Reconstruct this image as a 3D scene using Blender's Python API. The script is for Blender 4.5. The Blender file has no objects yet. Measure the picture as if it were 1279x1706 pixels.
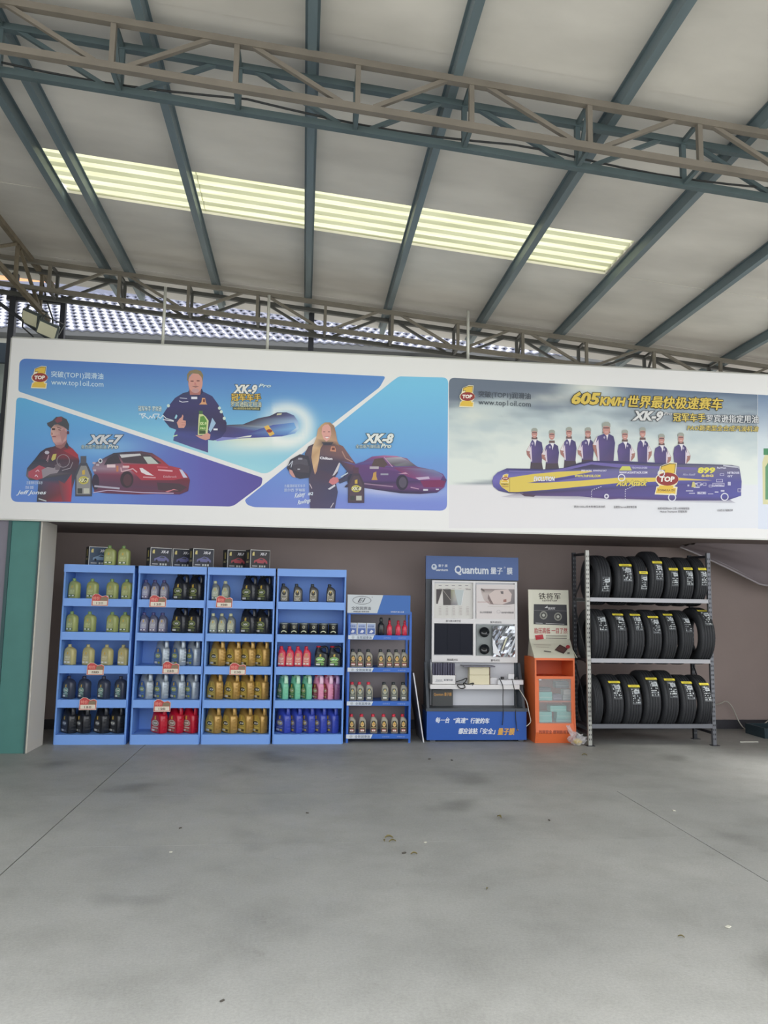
import bpy, math, random
from mathutils import Vector, Matrix, noise
from mathutils.geometry import tessellate_polygon

# ------------------------------------------------------------------ camera, sky, exposure
IMG_W, IMG_H, FPX = 1279.0, 1706.0, 1270.0
PITCH, ROLL, YAW = math.radians(6.9), math.radians(.92), math.radians(5.92)
CAM = Vector((0, 0, 1.5))
FW = Vector((math.sin(YAW)*math.cos(PITCH), math.cos(YAW)*math.cos(PITCH), math.sin(PITCH)))
_r = Vector((math.cos(YAW), -math.sin(YAW), 0)); _u = _r.cross(FW)
RT = _r*math.cos(ROLL) + _u*math.sin(ROLL)
UP = -_r*math.sin(ROLL) + _u*math.cos(ROLL)
sc = bpy.context.scene
COL = sc.collection
cd = bpy.data.cameras.new('camera'); cam = bpy.data.objects.new('camera', cd); COL.objects.link(cam)
cam.matrix_world = Matrix.Translation(CAM) @ Matrix((RT, UP, -FW)).transposed().to_4x4()
cd.sensor_fit = 'VERTICAL'; cd.sensor_height = 36; cd.lens = FPX/IMG_H*36; cd.clip_end = 300
sc.camera = cam
w = bpy.data.worlds.new('overcast_sky'); sc.world = w; w.use_nodes = True
nt = w.node_tree; nt.nodes.clear()
wo = nt.nodes.new('ShaderNodeOutputWorld'); bg = nt.nodes.new('ShaderNodeBackground')
tc = nt.nodes.new('ShaderNodeTexCoord'); sp = nt.nodes.new('ShaderNodeSeparateXYZ'); rp = nt.nodes.new('ShaderNodeValToRGB')
nt.links.new(tc.outputs['Generated'], sp.inputs[0]); nt.links.new(sp.outputs['Z'], rp.inputs[0])
rp.color_ramp.elements[0].position = 0.0; rp.color_ramp.elements[0].color = (.86, .89, .93, 1)
rp.color_ramp.elements[1].position = .8; rp.color_ramp.elements[1].color = (1, 1, 1, 1)
nt.links.new(rp.outputs[0], bg.inputs[0]); bg.inputs[1].default_value = 2.3
nt.links.new(bg.outputs[0], wo.inputs[0])
sl = bpy.data.lights.new('sun', 'SUN'); sl.energy = 7.0; sl.angle = math.radians(25); sl.color = (1, .985, .95)
so = bpy.data.objects.new('sun', sl); COL.objects.link(so); so.rotation_euler = (math.radians(16), math.radians(33), 0)
vs = sc.view_settings; vs.view_transform = 'Standard'; vs.look = 'None'; vs.gamma = 1; vs.use_curve_mapping = False
vs.exposure = .24
sc.cycles.use_denoising = True
sc.cycles.max_bounces = 8; sc.cycles.diffuse_bounces = 5; sc.cycles.glossy_bounces = 3
sc.cycles.caustics_reflective = False; sc.cycles.caustics_refractive = False

# ------------------------------------------------------------------ helpers
def ray(x, y): return FW*FPX + RT*(x-IMG_W/2-.5) - UP*(y-IMG_H/2)
def onY(x, y, Y):
    d = ray(x, y); return CAM + d*(Y/d.y)
def onZ(x, y, Z=0):
    d = ray(x, y); return CAM + d*((Z-CAM.z)/d.z)
def s2l(c): return c/12.92 if c <= .04045 else ((c+.055)/1.055)**2.4
def lin(rgb, k=1.0):
    return tuple(min(.93, s2l(v/255)*k) for v in rgb[:3])
random.seed(7)
MATS = {}
def mat(name, rgb=(200, 200, 200), rough=.6, metal=0, k=1.0, var=.0, vscale=6, bump=0, bscale=60, alpha=1, trans=0, spec=.5, stretch=None, coat=0):
    if name in MATS: return MATS[name]
    m = bpy.data.materials.new(name); m.use_nodes = True; n = m.node_tree; b = n.nodes['Principled BSDF']
    c = lin(rgb, k)
    b.inputs['Base Color'].default_value = (*c, 1); b.inputs['Roughness'].default_value = rough
    b.inputs['Metallic'].default_value = metal; b.inputs['Specular IOR Level'].default_value = spec
    if coat: b.inputs['Coat Weight'].default_value = coat
    if alpha < 1: b.inputs['Alpha'].default_value = alpha
    if trans: b.inputs['Transmission Weight'].default_value = trans
    if var or bump:
        t = n.nodes.new('ShaderNodeTexCoord'); mp = n.nodes.new('ShaderNodeMapping'); n.links.new(t.outputs['Object'], mp.inputs[0])
        if stretch: mp.inputs['Scale'].default_value = stretch
        if var:
            ns = n.nodes.new('ShaderNodeTexNoise'); ns.inputs['Scale'].default_value = vscale; ns.inputs['Detail'].default_value = 5
            n.links.new(mp.outputs[0], ns.inputs[0])
            r = n.nodes.new('ShaderNodeValToRGB'); r.color_ramp.elements[0].position = .3; r.color_ramp.elements[1].position = .7
            r.color_ramp.elements[0].color = (*[v*(1-var) for v in c], 1); r.color_ramp.elements[1].color = (*[min(.95, v*(1+var)) for v in c], 1)
            n.links.new(ns.outputs[0], r.inputs[0]); n.links.new(r.outputs[0], b.inputs['Base Color'])
        if bump:
            n2 = n.nodes.new('ShaderNodeTexNoise'); n2.inputs['Scale'].default_value = bscale; n2.inputs['Detail'].default_value = 3
            n.links.new(mp.outputs[0], n2.inputs[0]); bp = n.nodes.new('ShaderNodeBump'); bp.inputs['Strength'].default_value = bump; bp.inputs['Distance'].default_value = .01
            n.links.new(n2.outputs[0], bp.inputs['Height']); n.links.new(bp.outputs[0], b.inputs['Normal'])
    MATS[name] = m; return m
def print_mat(name='print_ink', rough=.45):
    if name in MATS: return MATS[name]
    m = bpy.data.materials.new(name); m.use_nodes = True; n = m.node_tree; b = n.nodes['Principled BSDF']
    a = n.nodes.new('ShaderNodeAttribute'); a.attribute_name = 'ink'; n.links.new(a.outputs['Color'], b.inputs['Base Color'])
    b.inputs['Roughness'].default_value = rough; b.inputs['Specular IOR Level'].default_value = .3
    MATS[name] = m; return m

def thing(name, label, cat, loc=(0, 0, 0), rotz=0, group=None):
    o = bpy.data.objects.new(name, None); COL.objects.link(o); o.empty_display_size = .1
    o.location = loc; o.rotation_euler = (0, 0, rotz); o['label'] = label; o['category'] = cat
    if group: o['group'] = group
    return o
def tag(o, label, cat, group=None, kind=None):
    if label: o['label'] = label
    if cat: o['category'] = cat
    if group: o['group'] = group
    if kind: o['kind'] = kind
    return o
KIDS = {}
def link(name, me, parent=None, loc=None):
    o = bpy.data.objects.new(name, me); COL.objects.link(o)
    if parent is not None:
        o.parent = parent; KIDS.setdefault(parent.name, []).append(o)
    if loc is not None: o.location = loc
    return o
def dup(root, loc, rotz=0, label=None, group=None):
    r = root.copy(); COL.objects.link(r); r.location = loc; r.rotation_euler = (0, 0, rotz)
    if label: r['label'] = label
    if group: r['group'] = group
    for ch in KIDS.get(root.name, []):
        c = ch.copy(); COL.objects.link(c); c.parent = r; KIDS.setdefault(r.name, []).append(c)
        for g in KIDS.get(ch.name, []):
            d = g.copy(); COL.objects.link(d); d.parent = c; KIDS.setdefault(c.name, []).append(d)
    return r

def base_of(o):
    v = o.location.copy()
    while o.parent is not None: o = o.parent; v += o.location
    return v
class MB:
    def __init__(s, origin=None): s.v = []; s.f = []; s.sm = []; s.o = Vector(origin) if origin is not None else Vector((0, 0, 0))
    def add(s, vs, fs, smooth=False):
        b = len(s.v); s.v += [tuple(Vector(p)) for p in vs]; s.f += [tuple(i+b for i in f) for f in fs]; s.sm += [smooth]*len(fs); return s
    def box(s, x0, x1, y0, y1, z0, z1, ch=0):
        if ch:
            c = ch; vs = []
            for z, q in ((z0, c), (z0+c, 0), (z1-c, 0), (z1, c)):
                vs += [(x0+q+c, y0+q, z), (x1-q-c, y0+q, z), (x1-q, y0+q+c, z), (x1-q, y1-q-c, z), (x1-q-c, y1-q, z), (x0+q+c, y1-q, z), (x0+q, y1-q-c, z), (x0+q, y0+q+c, z)]
            fs = [tuple(range(7, -1, -1)), tuple(range(24, 32))]
            for k in range(3):
                for i in range(8):
                    j = (i+1) % 8; fs.append((k*8+i, k*8+j, k*8+8+j, k*8+8+i))
            return s.add(vs, fs)
        vs = [(x0, y0, z0), (x1, y0, z0), (x1, y1, z0), (x0, y1, z0), (x0, y0, z1), (x1, y0, z1), (x1, y1, z1), (x0, y1, z1)]
        return s.add(vs, [(3, 2, 1, 0), (4, 5, 6, 7), (0, 1, 5, 4), (1, 2, 6, 5), (2, 3, 7, 6), (3, 0, 4, 7)])
    def bar(s, p, q, w_, h_, up=(0, 0, 1)):
        p, q = Vector(p), Vector(q); d = (q-p).normalized(); u = Vector(up)
        if abs(d.dot(u)) > .99: u = Vector((0, 1, 0))
        a = d.cross(u).normalized(); b = a.cross(d).normalized(); vs = []
        for e in (p, q):
            for i, j in ((-1, -1), (1, -1), (1, 1), (-1, 1)): vs.append(e + a*(i*w_/2) + b*(j*h_/2))
        return s.add(vs, [(0, 1, 2, 3), (7, 6, 5, 4), (0, 4, 5, 1), (1, 5, 6, 2), (2, 6, 7, 3), (3, 7, 4, 0)])
    def tube(s, pts, r, n=8, close=True):
        pts = [Vector(p) for p in pts]; vs = []; fs = []; prev = None
        for i, p in enumerate(pts):
            d = (pts[min(i+1, len(pts)-1)] - pts[max(i-1, 0)]).normalized()
            u = prev if prev is not None else (Vector((0, 0, 1)) if abs(d.z) < .9 else Vector((0, 1, 0)))
            a = d.cross(u).normalized(); b = a.cross(d).normalized(); prev = b
            rr = r[i] if isinstance(r, (list, tuple)) else r
            vs += [p + a*(rr*math.cos(2*math.pi*k/n)) + b*(rr*math.sin(2*math.pi*k/n)) for k in range(n)]
        for i in range(len(pts)-1):
            for k in range(n):
                j = (k+1) % n; fs.append((i*n+k, i*n+j, (i+1)*n+j, (i+1)*n+k))
        if close: fs += [tuple(range(n-1, -1, -1)), tuple(range((len(pts)-1)*n, len(pts)*n))]
        return s.add(vs, fs, True)
    def rings(s, rings, cap=True, smooth=True, flip=False):
        n = len(rings[0]); vs = [p for r in rings for p in r]; fs = []
        for i in range(len(rings)-1):
            for k in range(n):
                j = (k+1) % n; fs.append((i*n+k, i*n+j, (i+1)*n+j, (i+1)*n+k))
        if cap: fs += [tuple(range(n-1, -1, -1)), tuple(range((len(rings)-1)*n, len(rings)*n))]
        if flip: fs = [f[::-1] for f in fs]
        return s.add(vs, fs, smooth)
    def lathe(s, prof, n=16, c=(0, 0, 0), axis='z', cap=True):
        rs = []
        for r, z in prof:
            ring = []
            for k in range(n):
                a = 2*math.pi*k/n; x, y = r*math.cos(a), r*math.sin(a)
                p = (x, y, z) if axis == 'z' else ((z, x, y) if axis == 'x' else (y, z, x))
                ring.append((c[0]+p[0], c[1]+p[1], c[2]+p[2]))
            rs.append(ring)
        return s.rings(rs, cap)
    def prism(s, pts, y0, y1):        # outline in (x, z), front y0, back y1
        n = len(pts); vs = [(x, y0, z) for x, z in pts] + [(x, y1, z) for x, z in pts]
        tr = tessellate_polygon([[Vector((x, z, 0)) for x, z in pts]])
        fs = [tuple(t) for t in tr] + [tuple(i+n for i in t[::-1]) for t in tr]
        fs += [(i, (i+1) % n, (i+1) % n+n, i+n) for i in range(n)]
        return s.add(vs, fs)
    def mesh(s, name, m):
        me = bpy.data.meshes.new(name)
        me.from_pydata([(a-s.o.x, b-s.o.y, c-s.o.z) for a, b, c in s.v], [], s.f)
        for p, q in zip(me.polygons, s.sm): p.use_smooth = q
        if m: me.materials.append(m)
        me.validate(); me.update()
        import bmesh
        b = bmesh.new(); b.from_mesh(me); bmesh.ops.recalc_face_normals(b, faces=b.faces); b.to_mesh(me); b.free()
        return me
    def build(s, name, m, parent=None, loc=None, kind=None):
        if parent is not None and s.o.length == 0 and getattr(s, 'world', False): s.o = base_of(parent)
        o = link(name, s.mesh(name, m), parent, loc)
        if kind: o['kind'] = kind
        return o
def W():      # builder in world coordinates: build() subtracts the parent's place
    m = MB(); m.world = True; return m
def off(o):    # world offset of a child thing's parent chain
    return o.location

_TXT = {}
def text_mesh(s, bold=0.0, shear=0.0):
    key = (s, round(bold, 4), shear)
    if key in _TXT: return _TXT[key]
    c = bpy.data.curves.new('lettering_source', 'FONT'); c.body = s; c.size = 1; c.resolution_u = 2; c.offset = bold; c.shear = shear
    o = bpy.data.objects.new('lettering_source', c); me = bpy.data.meshes.new_from_object(o)
    v = [(p.co.x, p.co.y) for p in me.vertices]; f = [tuple(p.vertices) for p in me.polygons]
    bpy.data.objects.remove(o); bpy.data.curves.remove(c); bpy.data.meshes.remove(me)
    _TXT[key] = (v, f); return v, f

class Print:
    """flat ink: 2-D polygons with a colour each, stacked a hair apart on a real surface"""
    def __init__(s, k=1.0): s.p = []; s.k = k; s.layer = 0
    def _c(s, c):
        c = lin(c, s.k); g = (c[0]+c[1]+c[2])/3*.6+.14; return tuple(v*.87+g*.13 for v in c)  # haze of gloss reflection mixed into every ink colour as grey
    def poly(s, pts, c, cols=None, up=1):
        s.layer += up
        tr = tessellate_polygon([[Vector((x, y, 0)) for x, y in pts]])
        s.p.append((list(pts), [tuple(t) for t in tr], [s._c(q) for q in cols] if cols else [s._c(c)]*len(pts), s.layer)); return s
    def quad(s, x0, y0, x1, y1, c, up=1): return s.poly([(x0, y0), (x1, y0), (x1, y1), (x0, y1)], c, up=up)
    def ell(s, cx, cy, rx, ry, c, n=20, up=1, a0=0):
        return s.poly([(cx+rx*math.cos(2*math.pi*i/n+a0), cy+ry*math.sin(2*math.pi*i/n+a0)) for i in range(n)], c, up=up)
    def ring(s, cx, cy, r1, r2, c, n=20, up=1):
        s.layer += up; a = [(cx+r1*math.cos(2*math.pi*i/n), cy+r1*math.sin(2*math.pi*i/n)) for i in range(n)]
        b = [(cx+r2*math.cos(2*math.pi*i/n), cy+r2*math.sin(2*math.pi*i/n)) for i in range(n)]
        s.p.append((a+b, [(i, (i+1) % n, (i+1) % n+n, i+n) for i in range(n)], [s._c(c)]*(2*n), s.layer)); return s
    def line(s, pts, w_, c, up=1):
        s.layer += up
        for a, b in zip(pts[:-1], pts[1:]):
            dx, dy = b[0]-a[0], b[1]-a[1]; L = math.hypot(dx, dy) or 1; nx, ny = -dy/L*w_/2, dx/L*w_/2
            s.p.append(([(a[0]+nx, a[1]+ny), (b[0]+nx, b[1]+ny), (b[0]-nx, b[1]-ny), (a[0]-nx, a[1]-ny)], [(0, 1, 2, 3)], [s._c(c)]*4, s.layer))
        return s
    def field(s, conv, fn, step, up=1):       # a colour gradient filling a convex outline
        s.layer += up
        xs = [p[0] for p in conv]; ys = [p[1] for p in conv]; n = len(conv)
        area = sum(conv[i][0]*conv[(i+1) % n][1]-conv[(i+1) % n][0]*conv[i][1] for i in range(n)); sg = 1 if area > 0 else -1
        vs = []; fs = []; cs = []
        nx = int((max(xs)-min(xs))/step)+1; ny = int((max(ys)-min(ys))/step)+1
        for i in range(nx):
            for j in range(ny):
                x, y = min(xs)+i*step, min(ys)+j*step
                P = [(x, y), (x+step, y), (x+step, y+step), (x, y+step)]
                for a, b in zip(conv, conv[1:]+conv[:1]):
                    d = lambda p: sg*((b[0]-a[0])*(p[1]-a[1])-(b[1]-a[1])*(p[0]-a[0]))
                    Q = []
                    for p, q in zip(P, P[1:]+P[:1]):
                        dp, dq = d(p), d(q)
                        if dp >= 0: Q.append(p)
                        if dp*dq < 0: t = dp/(dp-dq); Q.append((p[0]+(q[0]-p[0])*t, p[1]+(q[1]-p[1])*t))
                    P = Q
                    if len(P) < 3: break
                if len(P) < 3: continue
                b0 = len(vs); vs += P; cs += [s._c(fn(*p)) for p in P]; fs.append(tuple(range(b0, b0+len(P))))
        s.p.append((vs, fs, cs, s.layer)); return s
    def text(s, t, x0, y0, x1, h, c, bold=0.02, shear=0.0, edge=None, ew=.05, slope=0.0, up=1, body=.72, down=True):
        """string fitted between x0 and x1; y0 is the baseline, h the letter height (down: y grows downwards)"""
        v, f = text_mesh(t, bold, shear); sg = -1 if down else 1
        a, b = min(p[0] for p in v), max(p[0] for p in v); kx = (x1-x0)/max(b-a, 1e-6); ky = h/body
        cjk = any(ord(q) > 0x2e80 for q in t)
        for e, col in ((ew, edge), (0, c)):
            if col is None: continue
            if cjk:      # broad strokes by laying shifted copies side by side
                v, f = text_mesh(t, 0.0, shear); a_, b_ = min(p[0] for p in v), max(p[0] for p in v); r_ = (bold+e)*.9; s.layer += up
                for q in ([(r_*math.cos(k*math.pi/4), r_*math.sin(k*math.pi/4)) for k in range(8)] if e else ([(-r_, 0), (r_, 0), (0, r_)] if r_ > .004 else [(0, 0)])):
                    s.layer += .12; s.p.append(([(x0+(p[0]-a_+q[0])*kx, y0+sg*(p[1]+q[1])*ky+slope*(p[0]-a_)*kx) for p in v], f, [s._c(col)]*len(v), s.layer))
                continue
            vv, ff = text_mesh(t, bold+e, shear); s.layer += up
            s.p.append(([(x0+(p[0]-a)*kx, y0+sg*p[1]*ky+slope*(p[0]-a)*kx) for p in vv], ff, [s._c(col)]*len(vv), s.layer))
        return s
    def mesh(s, name, fn, gap=.0004, rough=.45):
        vs = []; fs = []; cs = []
        for pts, tr, cols, ly in s.p:
            b = len(vs); vs += [fn(x, y, ly*gap) for x, y in pts]; fs += [tuple(i+b for i in t) for t in tr]; cs += cols
        me = bpy.data.meshes.new(name); me.from_pydata([tuple(v) for v in vs], [], fs)
        at = me.attributes.new('ink', 'FLOAT_COLOR', 'POINT'); at.data.foreach_set('color', [q for c in cs for q in (*c, 1)])
        me.materials.append(print_mat('print_ink' if rough > .3 else 'print_ink_glossy', rough)); me.update(); return me
    def build(s, name, fn, parent, gap=.0004, rough=.45): return link(name, s.mesh(name, fn, gap, rough), parent)
def wall_fn(Y, parent):      # photo measurements carried onto the plane y = Y, in the parent's own coordinates
    o = base_of(parent)
    def fn(x, y, g):
        p = onY(x, y, Y); return (p.x-o.x, p.y-g-o.y, p.z-o.z)
    return fn
def lerp(a, b, t): t = max(0, min(1, t)); return tuple(p+(q-p)*t for p, q in zip(a, b))
def rect_on(x0, y0, x1, y1, Y):
    a = onY((x0+x1)/2, y0, Y); b = onY((x0+x1)/2, y1, Y); c = onY(x0, (y0+y1)/2, Y); d = onY(x1, (y0+y1)/2, Y)
    return c.x, d.x, b.z, a.z
def logo(P, cx, cy, w_, h_, simple=False):
    n = lambda x, y: (cx+((x-272)/245)*w_, cy+((y-265)/310)*h_)
    P.poly([n(*q) for q in ((185, 225), (205, 150), (300, 112), (372, 118), (360, 220), (395, 265), (370, 318), (345, 338), (378, 345), (367, 422), (150, 414), (168, 340), (195, 335), (160, 290), (160, 252))], (235, 225, 190))
    if not simple: P.poly([n(*q) for q in ((205, 196), (214, 150), (296, 122), (362, 125), (350, 215), (235, 215), (250, 190))], (90, 70, 30))
    P.poly([n(*q) for q in ((212, 186), (220, 155), (298, 130), (355, 130), (345, 215), (240, 215), (256, 184))], (228, 188, 50))
    P.poly([n(*q) for q in ((198, 330), (338, 330), (334, 352), (362, 354), (355, 408), (162, 402), (176, 350), (194, 348))], (228, 188, 50))
    P.ell(*n(278, 270), w_*.45, h_*.20, (150, 45, 45))
    if not simple: P.text('TOP', *n(200, 292), n(350, 0)[0], h_*.15, (240, 235, 225), bold=.05, shear=.1)
    else: P.text('TOP', *n(200, 292), n(350, 0)[0], h_*.15, (240, 235, 225), bold=.04)

# ------------------------------------------------------------------ setting
SX, SZ = .091, 5.0
def roofz(X): return SZ - SX*X
def floor_mat():
    m = bpy.data.materials.new('worn_concrete'); m.use_nodes = True; n = m.node_tree; b = n.nodes['Principled BSDF']; L = n.links.new
    t = n.nodes.new('ShaderNodeTexCoord'); g = n.nodes.new('ShaderNodeNewGeometry')
    def ns(scale, det=6, rough=.6, st=None):
        x = n.nodes.new('ShaderNodeTexNoise'); x.inputs['Scale'].default_value = scale; x.inputs['Detail'].default_value = det; x.inputs['Roughness'].default_value = rough
        if st:
            mp = n.nodes.new('ShaderNodeMapping'); mp.inputs['Scale'].default_value = st; L(g.outputs['Position'], mp.inputs[0]); L(mp.outputs[0], x.inputs[0])
        else: L(g.outputs['Position'], x.inputs[0])
        return x
    def ramp(a, p0, c0, p1, c1):
        r = n.nodes.new('ShaderNodeValToRGB'); r.color_ramp.elements[0].position = p0; r.color_ramp.elements[1].position = p1
        r.color_ramp.elements[0].color = (*c0, 1); r.color_ramp.elements[1].color = (*c1, 1); L(a.outputs[0], r.inputs[0]); return r
    def mul(a, b2, f=1.0):
        x = n.nodes.new('ShaderNodeMix'); x.data_type = 'RGBA'; x.blend_type = 'MULTIPLY'; x.inputs[0].default_value = f; L(a.outputs[0] if a.bl_idname != 'ShaderNodeMix' else a.outputs[2], x.inputs[6]); L(b2.outputs[0], x.inputs[7]); return x
    base = ramp(ns(.7, 4, .5), .3, lin((158, 159, 156)), .7, lin((178, 178, 174)))
    st = ramp(ns(2.2, 8, .7), .34, (.86, .86, .85), .56, (1, 1, 1))
    sp_ = ramp(ns(1.1, 2, .4), .26, (.72, .72, .71), .36, (1, 1, 1))
    fine = ramp(ns(70, 5, .85), .32, (.78, .78, .78), .70, (1.08, 1.08, 1.08))
    blot = ramp(ns(5, 6, .7), .22, (.78, .77, .75), .38, (1, 1, 1))
    x = mul(mul(mul(mul(base, st), sp_), fine), blot); L(x.outputs[2], b.inputs['Base Color'])
    rr = ramp(ns(3, 5), .3, (.42,)*3, .7, (.62,)*3); L(rr.outputs[0], b.inputs['Roughness'])
    bp = n.nodes.new('ShaderNodeBump'); bp.inputs['Strength'].default_value = .25; bp.inputs['Distance'].default_value = .004; f2 = ns(40, 6, .7); L(f2.outputs[0], bp.inputs['Height']); L(bp.outputs[0], b.inputs['Normal'])
    MATS['floor'] = m; return m
fm = floor_mat()
fl = MB().box(-14, 16, -14, 9.45, -.2, -.012).build('floor', mat('joint_dirt', (92, 90, 86), .9)); fl['kind'] = 'structure'
def slab(x0, x1, y0, y1): MB().box(x0, x1, y0, y1, -.011, 0).build('concrete_slab', fm, fl)
j = .004
for x0, x1 in ((-14, -1.6), (-1.6, 2.62), (2.62, 16)):
    slab(x0+j, x1-j, -14, 5.03-.0015)
for x0, x1 in ((-14, -1.6), (-1.6, 2.62), (2.62, 16)):
    slab(x0+j, x1-j, 5.03+.0015, 6.28-.0015)
slab(-14, -1.6-j, 6.28+.0015, 9.45); slab(-1.6+j, 16, 6.28+.0015, 9.45)

wm = mat('mauve_plaster', (166, 151, 146), .85, var=.06, vscale=1.2, bump=.15, bscale=25)
def struct(o): o['kind'] = 'structure'; return o
struct(MB().box(-9, 11, 9.45, 9.6, 0, 2.9).build('wall_back', wm))
struct(MB().box(-4.45, -4.3, 3.5, 9.45, 0, 5.38).build('shade_wall_left', mat('shade_wall_render', (150, 148, 140), .9)))  # unseen wall added to block light and darken the left side
struct(MB().box(-9, 11, 9.425, 9.45, 0, .11).build('baseboard_back', mat('dark_skirting', (58, 58, 64), .5)))
struct(MB().box(6.2, 6.35, 6.9, 9.45, 0, 2.285).build('shade_wall_right', wm))  # unseen wall added out of frame to shade the right corner
cm = mat('roof_lining', (198, 194, 186), .8, var=.17, vscale=1.3, bump=.25, bscale=6, stretch=(.6, 1.3, 1))
ceil_o = thing('ceiling', '', ''); del ceil_o['label']; del ceil_o['category']; ceil_o['kind'] = 'structure'
def sheet(x0, x1, y0, y1, dz=0):
    m = MB(); n = 1
    m.add([(x0, y0, roofz(x0)+dz), (x1, y0, roofz(x1)+dz), (x1, y1, roofz(x1)+dz), (x0, y1, roofz(x0)+dz),
           (x0, y0, roofz(x0)+dz+.04), (x1, y0, roofz(x1)+dz+.04), (x1, y1, roofz(x1)+dz+.04), (x0, y1, roofz(x0)+dz+.04)],
          [(3, 2, 1, 0), (4, 5, 6, 7), (0, 1, 5, 4), (1, 2, 6, 5), (2, 3, 7, 6), (3, 0, 4, 7)])
    m.build('roof_sheet', cm, ceil_o)
RX0, RX1 = -4.3, 7.6
ys = [9.15, 8.4, 7.65, 6.87]
for i, (a, b) in enumerate(zip(ys[1:], ys[:-1])): sheet(RX0, RX1, a, b+.01, .004*(i % 2))
sheet(RX0, -2.31, 6.17, 6.87, .006); sheet(2.85, RX1, 6.17, 6.87, .006)
y = 6.17; i = 0
while y > .9: sheet(RX0, RX1, y-.93, y+.004, .003*(i % 2)); y -= .92; i += 1
# corrugated translucent sheets
sk = bpy.data.materials.new('translucent_corrugated'); sk.use_nodes = True; n = sk.node_tree; n.nodes.clear()
out = n.nodes.new('ShaderNodeOutputMaterial'); tr = n.nodes.new('ShaderNodeBsdfTranslucent'); df = n.nodes.new('ShaderNodeBsdfDiffuse'); mx = n.nodes.new('ShaderNodeMixShader')
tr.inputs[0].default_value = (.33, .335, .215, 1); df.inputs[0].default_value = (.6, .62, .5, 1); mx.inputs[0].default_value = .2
n.links.new(tr.outputs[0], mx.inputs[1]); n.links.new(df.outputs[0], mx.inputs[2]); n.links.new(mx.outputs[0], out.inputs[0])
t_ = n.nodes.new('ShaderNodeTexCoord'); m_ = n.nodes.new('ShaderNodeMapping'); m_.inputs['Scale'].default_value = (.5, 9, 1); x_ = n.nodes.new('ShaderNodeTexNoise'); x_.inputs['Scale'].default_value = 3; r_ = n.nodes.new('ShaderNodeValToRGB')
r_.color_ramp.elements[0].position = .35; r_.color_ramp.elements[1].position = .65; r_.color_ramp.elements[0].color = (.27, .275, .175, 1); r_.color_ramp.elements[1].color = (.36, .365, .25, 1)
n.links.new(t_.outputs['Object'], m_.inputs[0]); n.links.new(m_.outputs[0], x_.inputs[0]); n.links.new(x_.outputs[0], r_.inputs[0]); n.links.new(r_.outputs[0], tr.inputs[0])
sk2 = sk.copy(); sk2.name = 'translucent_pale_rib'; n2_ = sk2.node_tree  # rib faces get a paler colour than the flat pans
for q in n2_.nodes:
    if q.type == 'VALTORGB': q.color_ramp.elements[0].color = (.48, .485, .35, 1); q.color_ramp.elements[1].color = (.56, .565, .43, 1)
def skylight(x0, x1, ragged=0):
    m = MB(); prof = []; y0, y1 = 6.165, 6.875; nb = 5; p = (y1-y0)/nb
    for k in range(nb):
        a = y0+k*p; prof += [(a, .0), (a+p*.52, .0), (a+p*.62, .035), (a+p*.9, .035)]
    prof.append((y1, 0)); vs = []
    for k, (yy, zz) in enumerate(prof):
        xa = x0 + (random.random()*.10 if ragged else 0); vs += [(xa, yy, roofz(xa)+zz+.012), (x1, yy, roofz(x1)+zz+.012)]
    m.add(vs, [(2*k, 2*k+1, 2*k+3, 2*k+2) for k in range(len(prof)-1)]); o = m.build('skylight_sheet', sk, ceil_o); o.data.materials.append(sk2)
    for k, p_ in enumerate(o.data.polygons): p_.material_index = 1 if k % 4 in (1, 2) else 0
PX = [-2.3, -2.03, -1.08, -.04, .88, 1.97, 2.91, 3.92, 5.0, 6.0, 7.0]
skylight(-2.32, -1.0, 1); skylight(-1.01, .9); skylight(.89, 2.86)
teal = mat('teal_paint_steel', (94, 108, 112), .45, 0, var=.12, vscale=3, stretch=(4, .6, 4))
for X in PX: 
    m = MB(); z = roofz(X); m.box(X-.028, X+.028, -.3, 9.1, z-.10, z-.002); m.box(X-.045, X+.045, -.3, 9.1, z-.008, z-.001); m.build('purlin', teal, ceil_o)

# ------------------------------------------------------------------ box trusses
sg1 = mat('grey_brown_steel', (112, 105, 94), .55, 0, var=.12, vscale=5)  # nearer truss plane grey-brown, farther plane dark teal
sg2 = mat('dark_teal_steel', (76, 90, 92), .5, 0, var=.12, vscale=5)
def truss(label, Y0, Y1, xs, x0, x1, m_near, m_far, start=0):
    t = thing('roof_truss', label, 'truss', (0, Y0, roofz(0)-.42)); T = .10; B = .40; s = .044
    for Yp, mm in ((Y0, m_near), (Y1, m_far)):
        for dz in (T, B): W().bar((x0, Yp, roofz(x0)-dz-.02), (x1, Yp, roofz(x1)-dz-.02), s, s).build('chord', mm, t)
        for X in xs: W().bar((X, Yp, roofz(X)-T-.03), (X, Yp, roofz(X)-B-.01), s*.72, s*.8).build('post', mm, t)
        for k in range(len(xs)-1):
            a, b = xs[k], xs[k+1]
            if (k+start) % 2 == 0: p, q = (a+.10, T+.03), (b-.10, B)
            else: p, q = (a+.10, B), (b-.16, T+.03)
            W().bar((p[0], Yp, roofz(p[0])-p[1]), (q[0], Yp, roofz(q[0])-q[1]), s*.62, s*.62).build('diagonal', mm, t)
    for k, X in enumerate(xs):
        W().bar((X, Y0, roofz(X)-B-.02), (X, Y1, roofz(X)-B-.02), s*.6, s*.6).build('cross_tie', m_far, t)
        W().bar((X, Y0, roofz(X)-T-.02), (X, Y1, roofz(X)-T-.02), s*.6, s*.6).build('cross_tie', m_far, t)
        if k % 2: W().bar((X, Y0, roofz(X)-T-.02), (X, Y1, roofz(X)-B-.02), s*.5, s*.5).build('cross_brace', m_far, t)
    return t
xs1 = [-3.47, -2.73, -1.98, -1.24, -.50, .25, .97, 1.74, 2.48, 3.22, 3.96, 4.7, 5.44, 6.2, 6.94]
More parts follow.
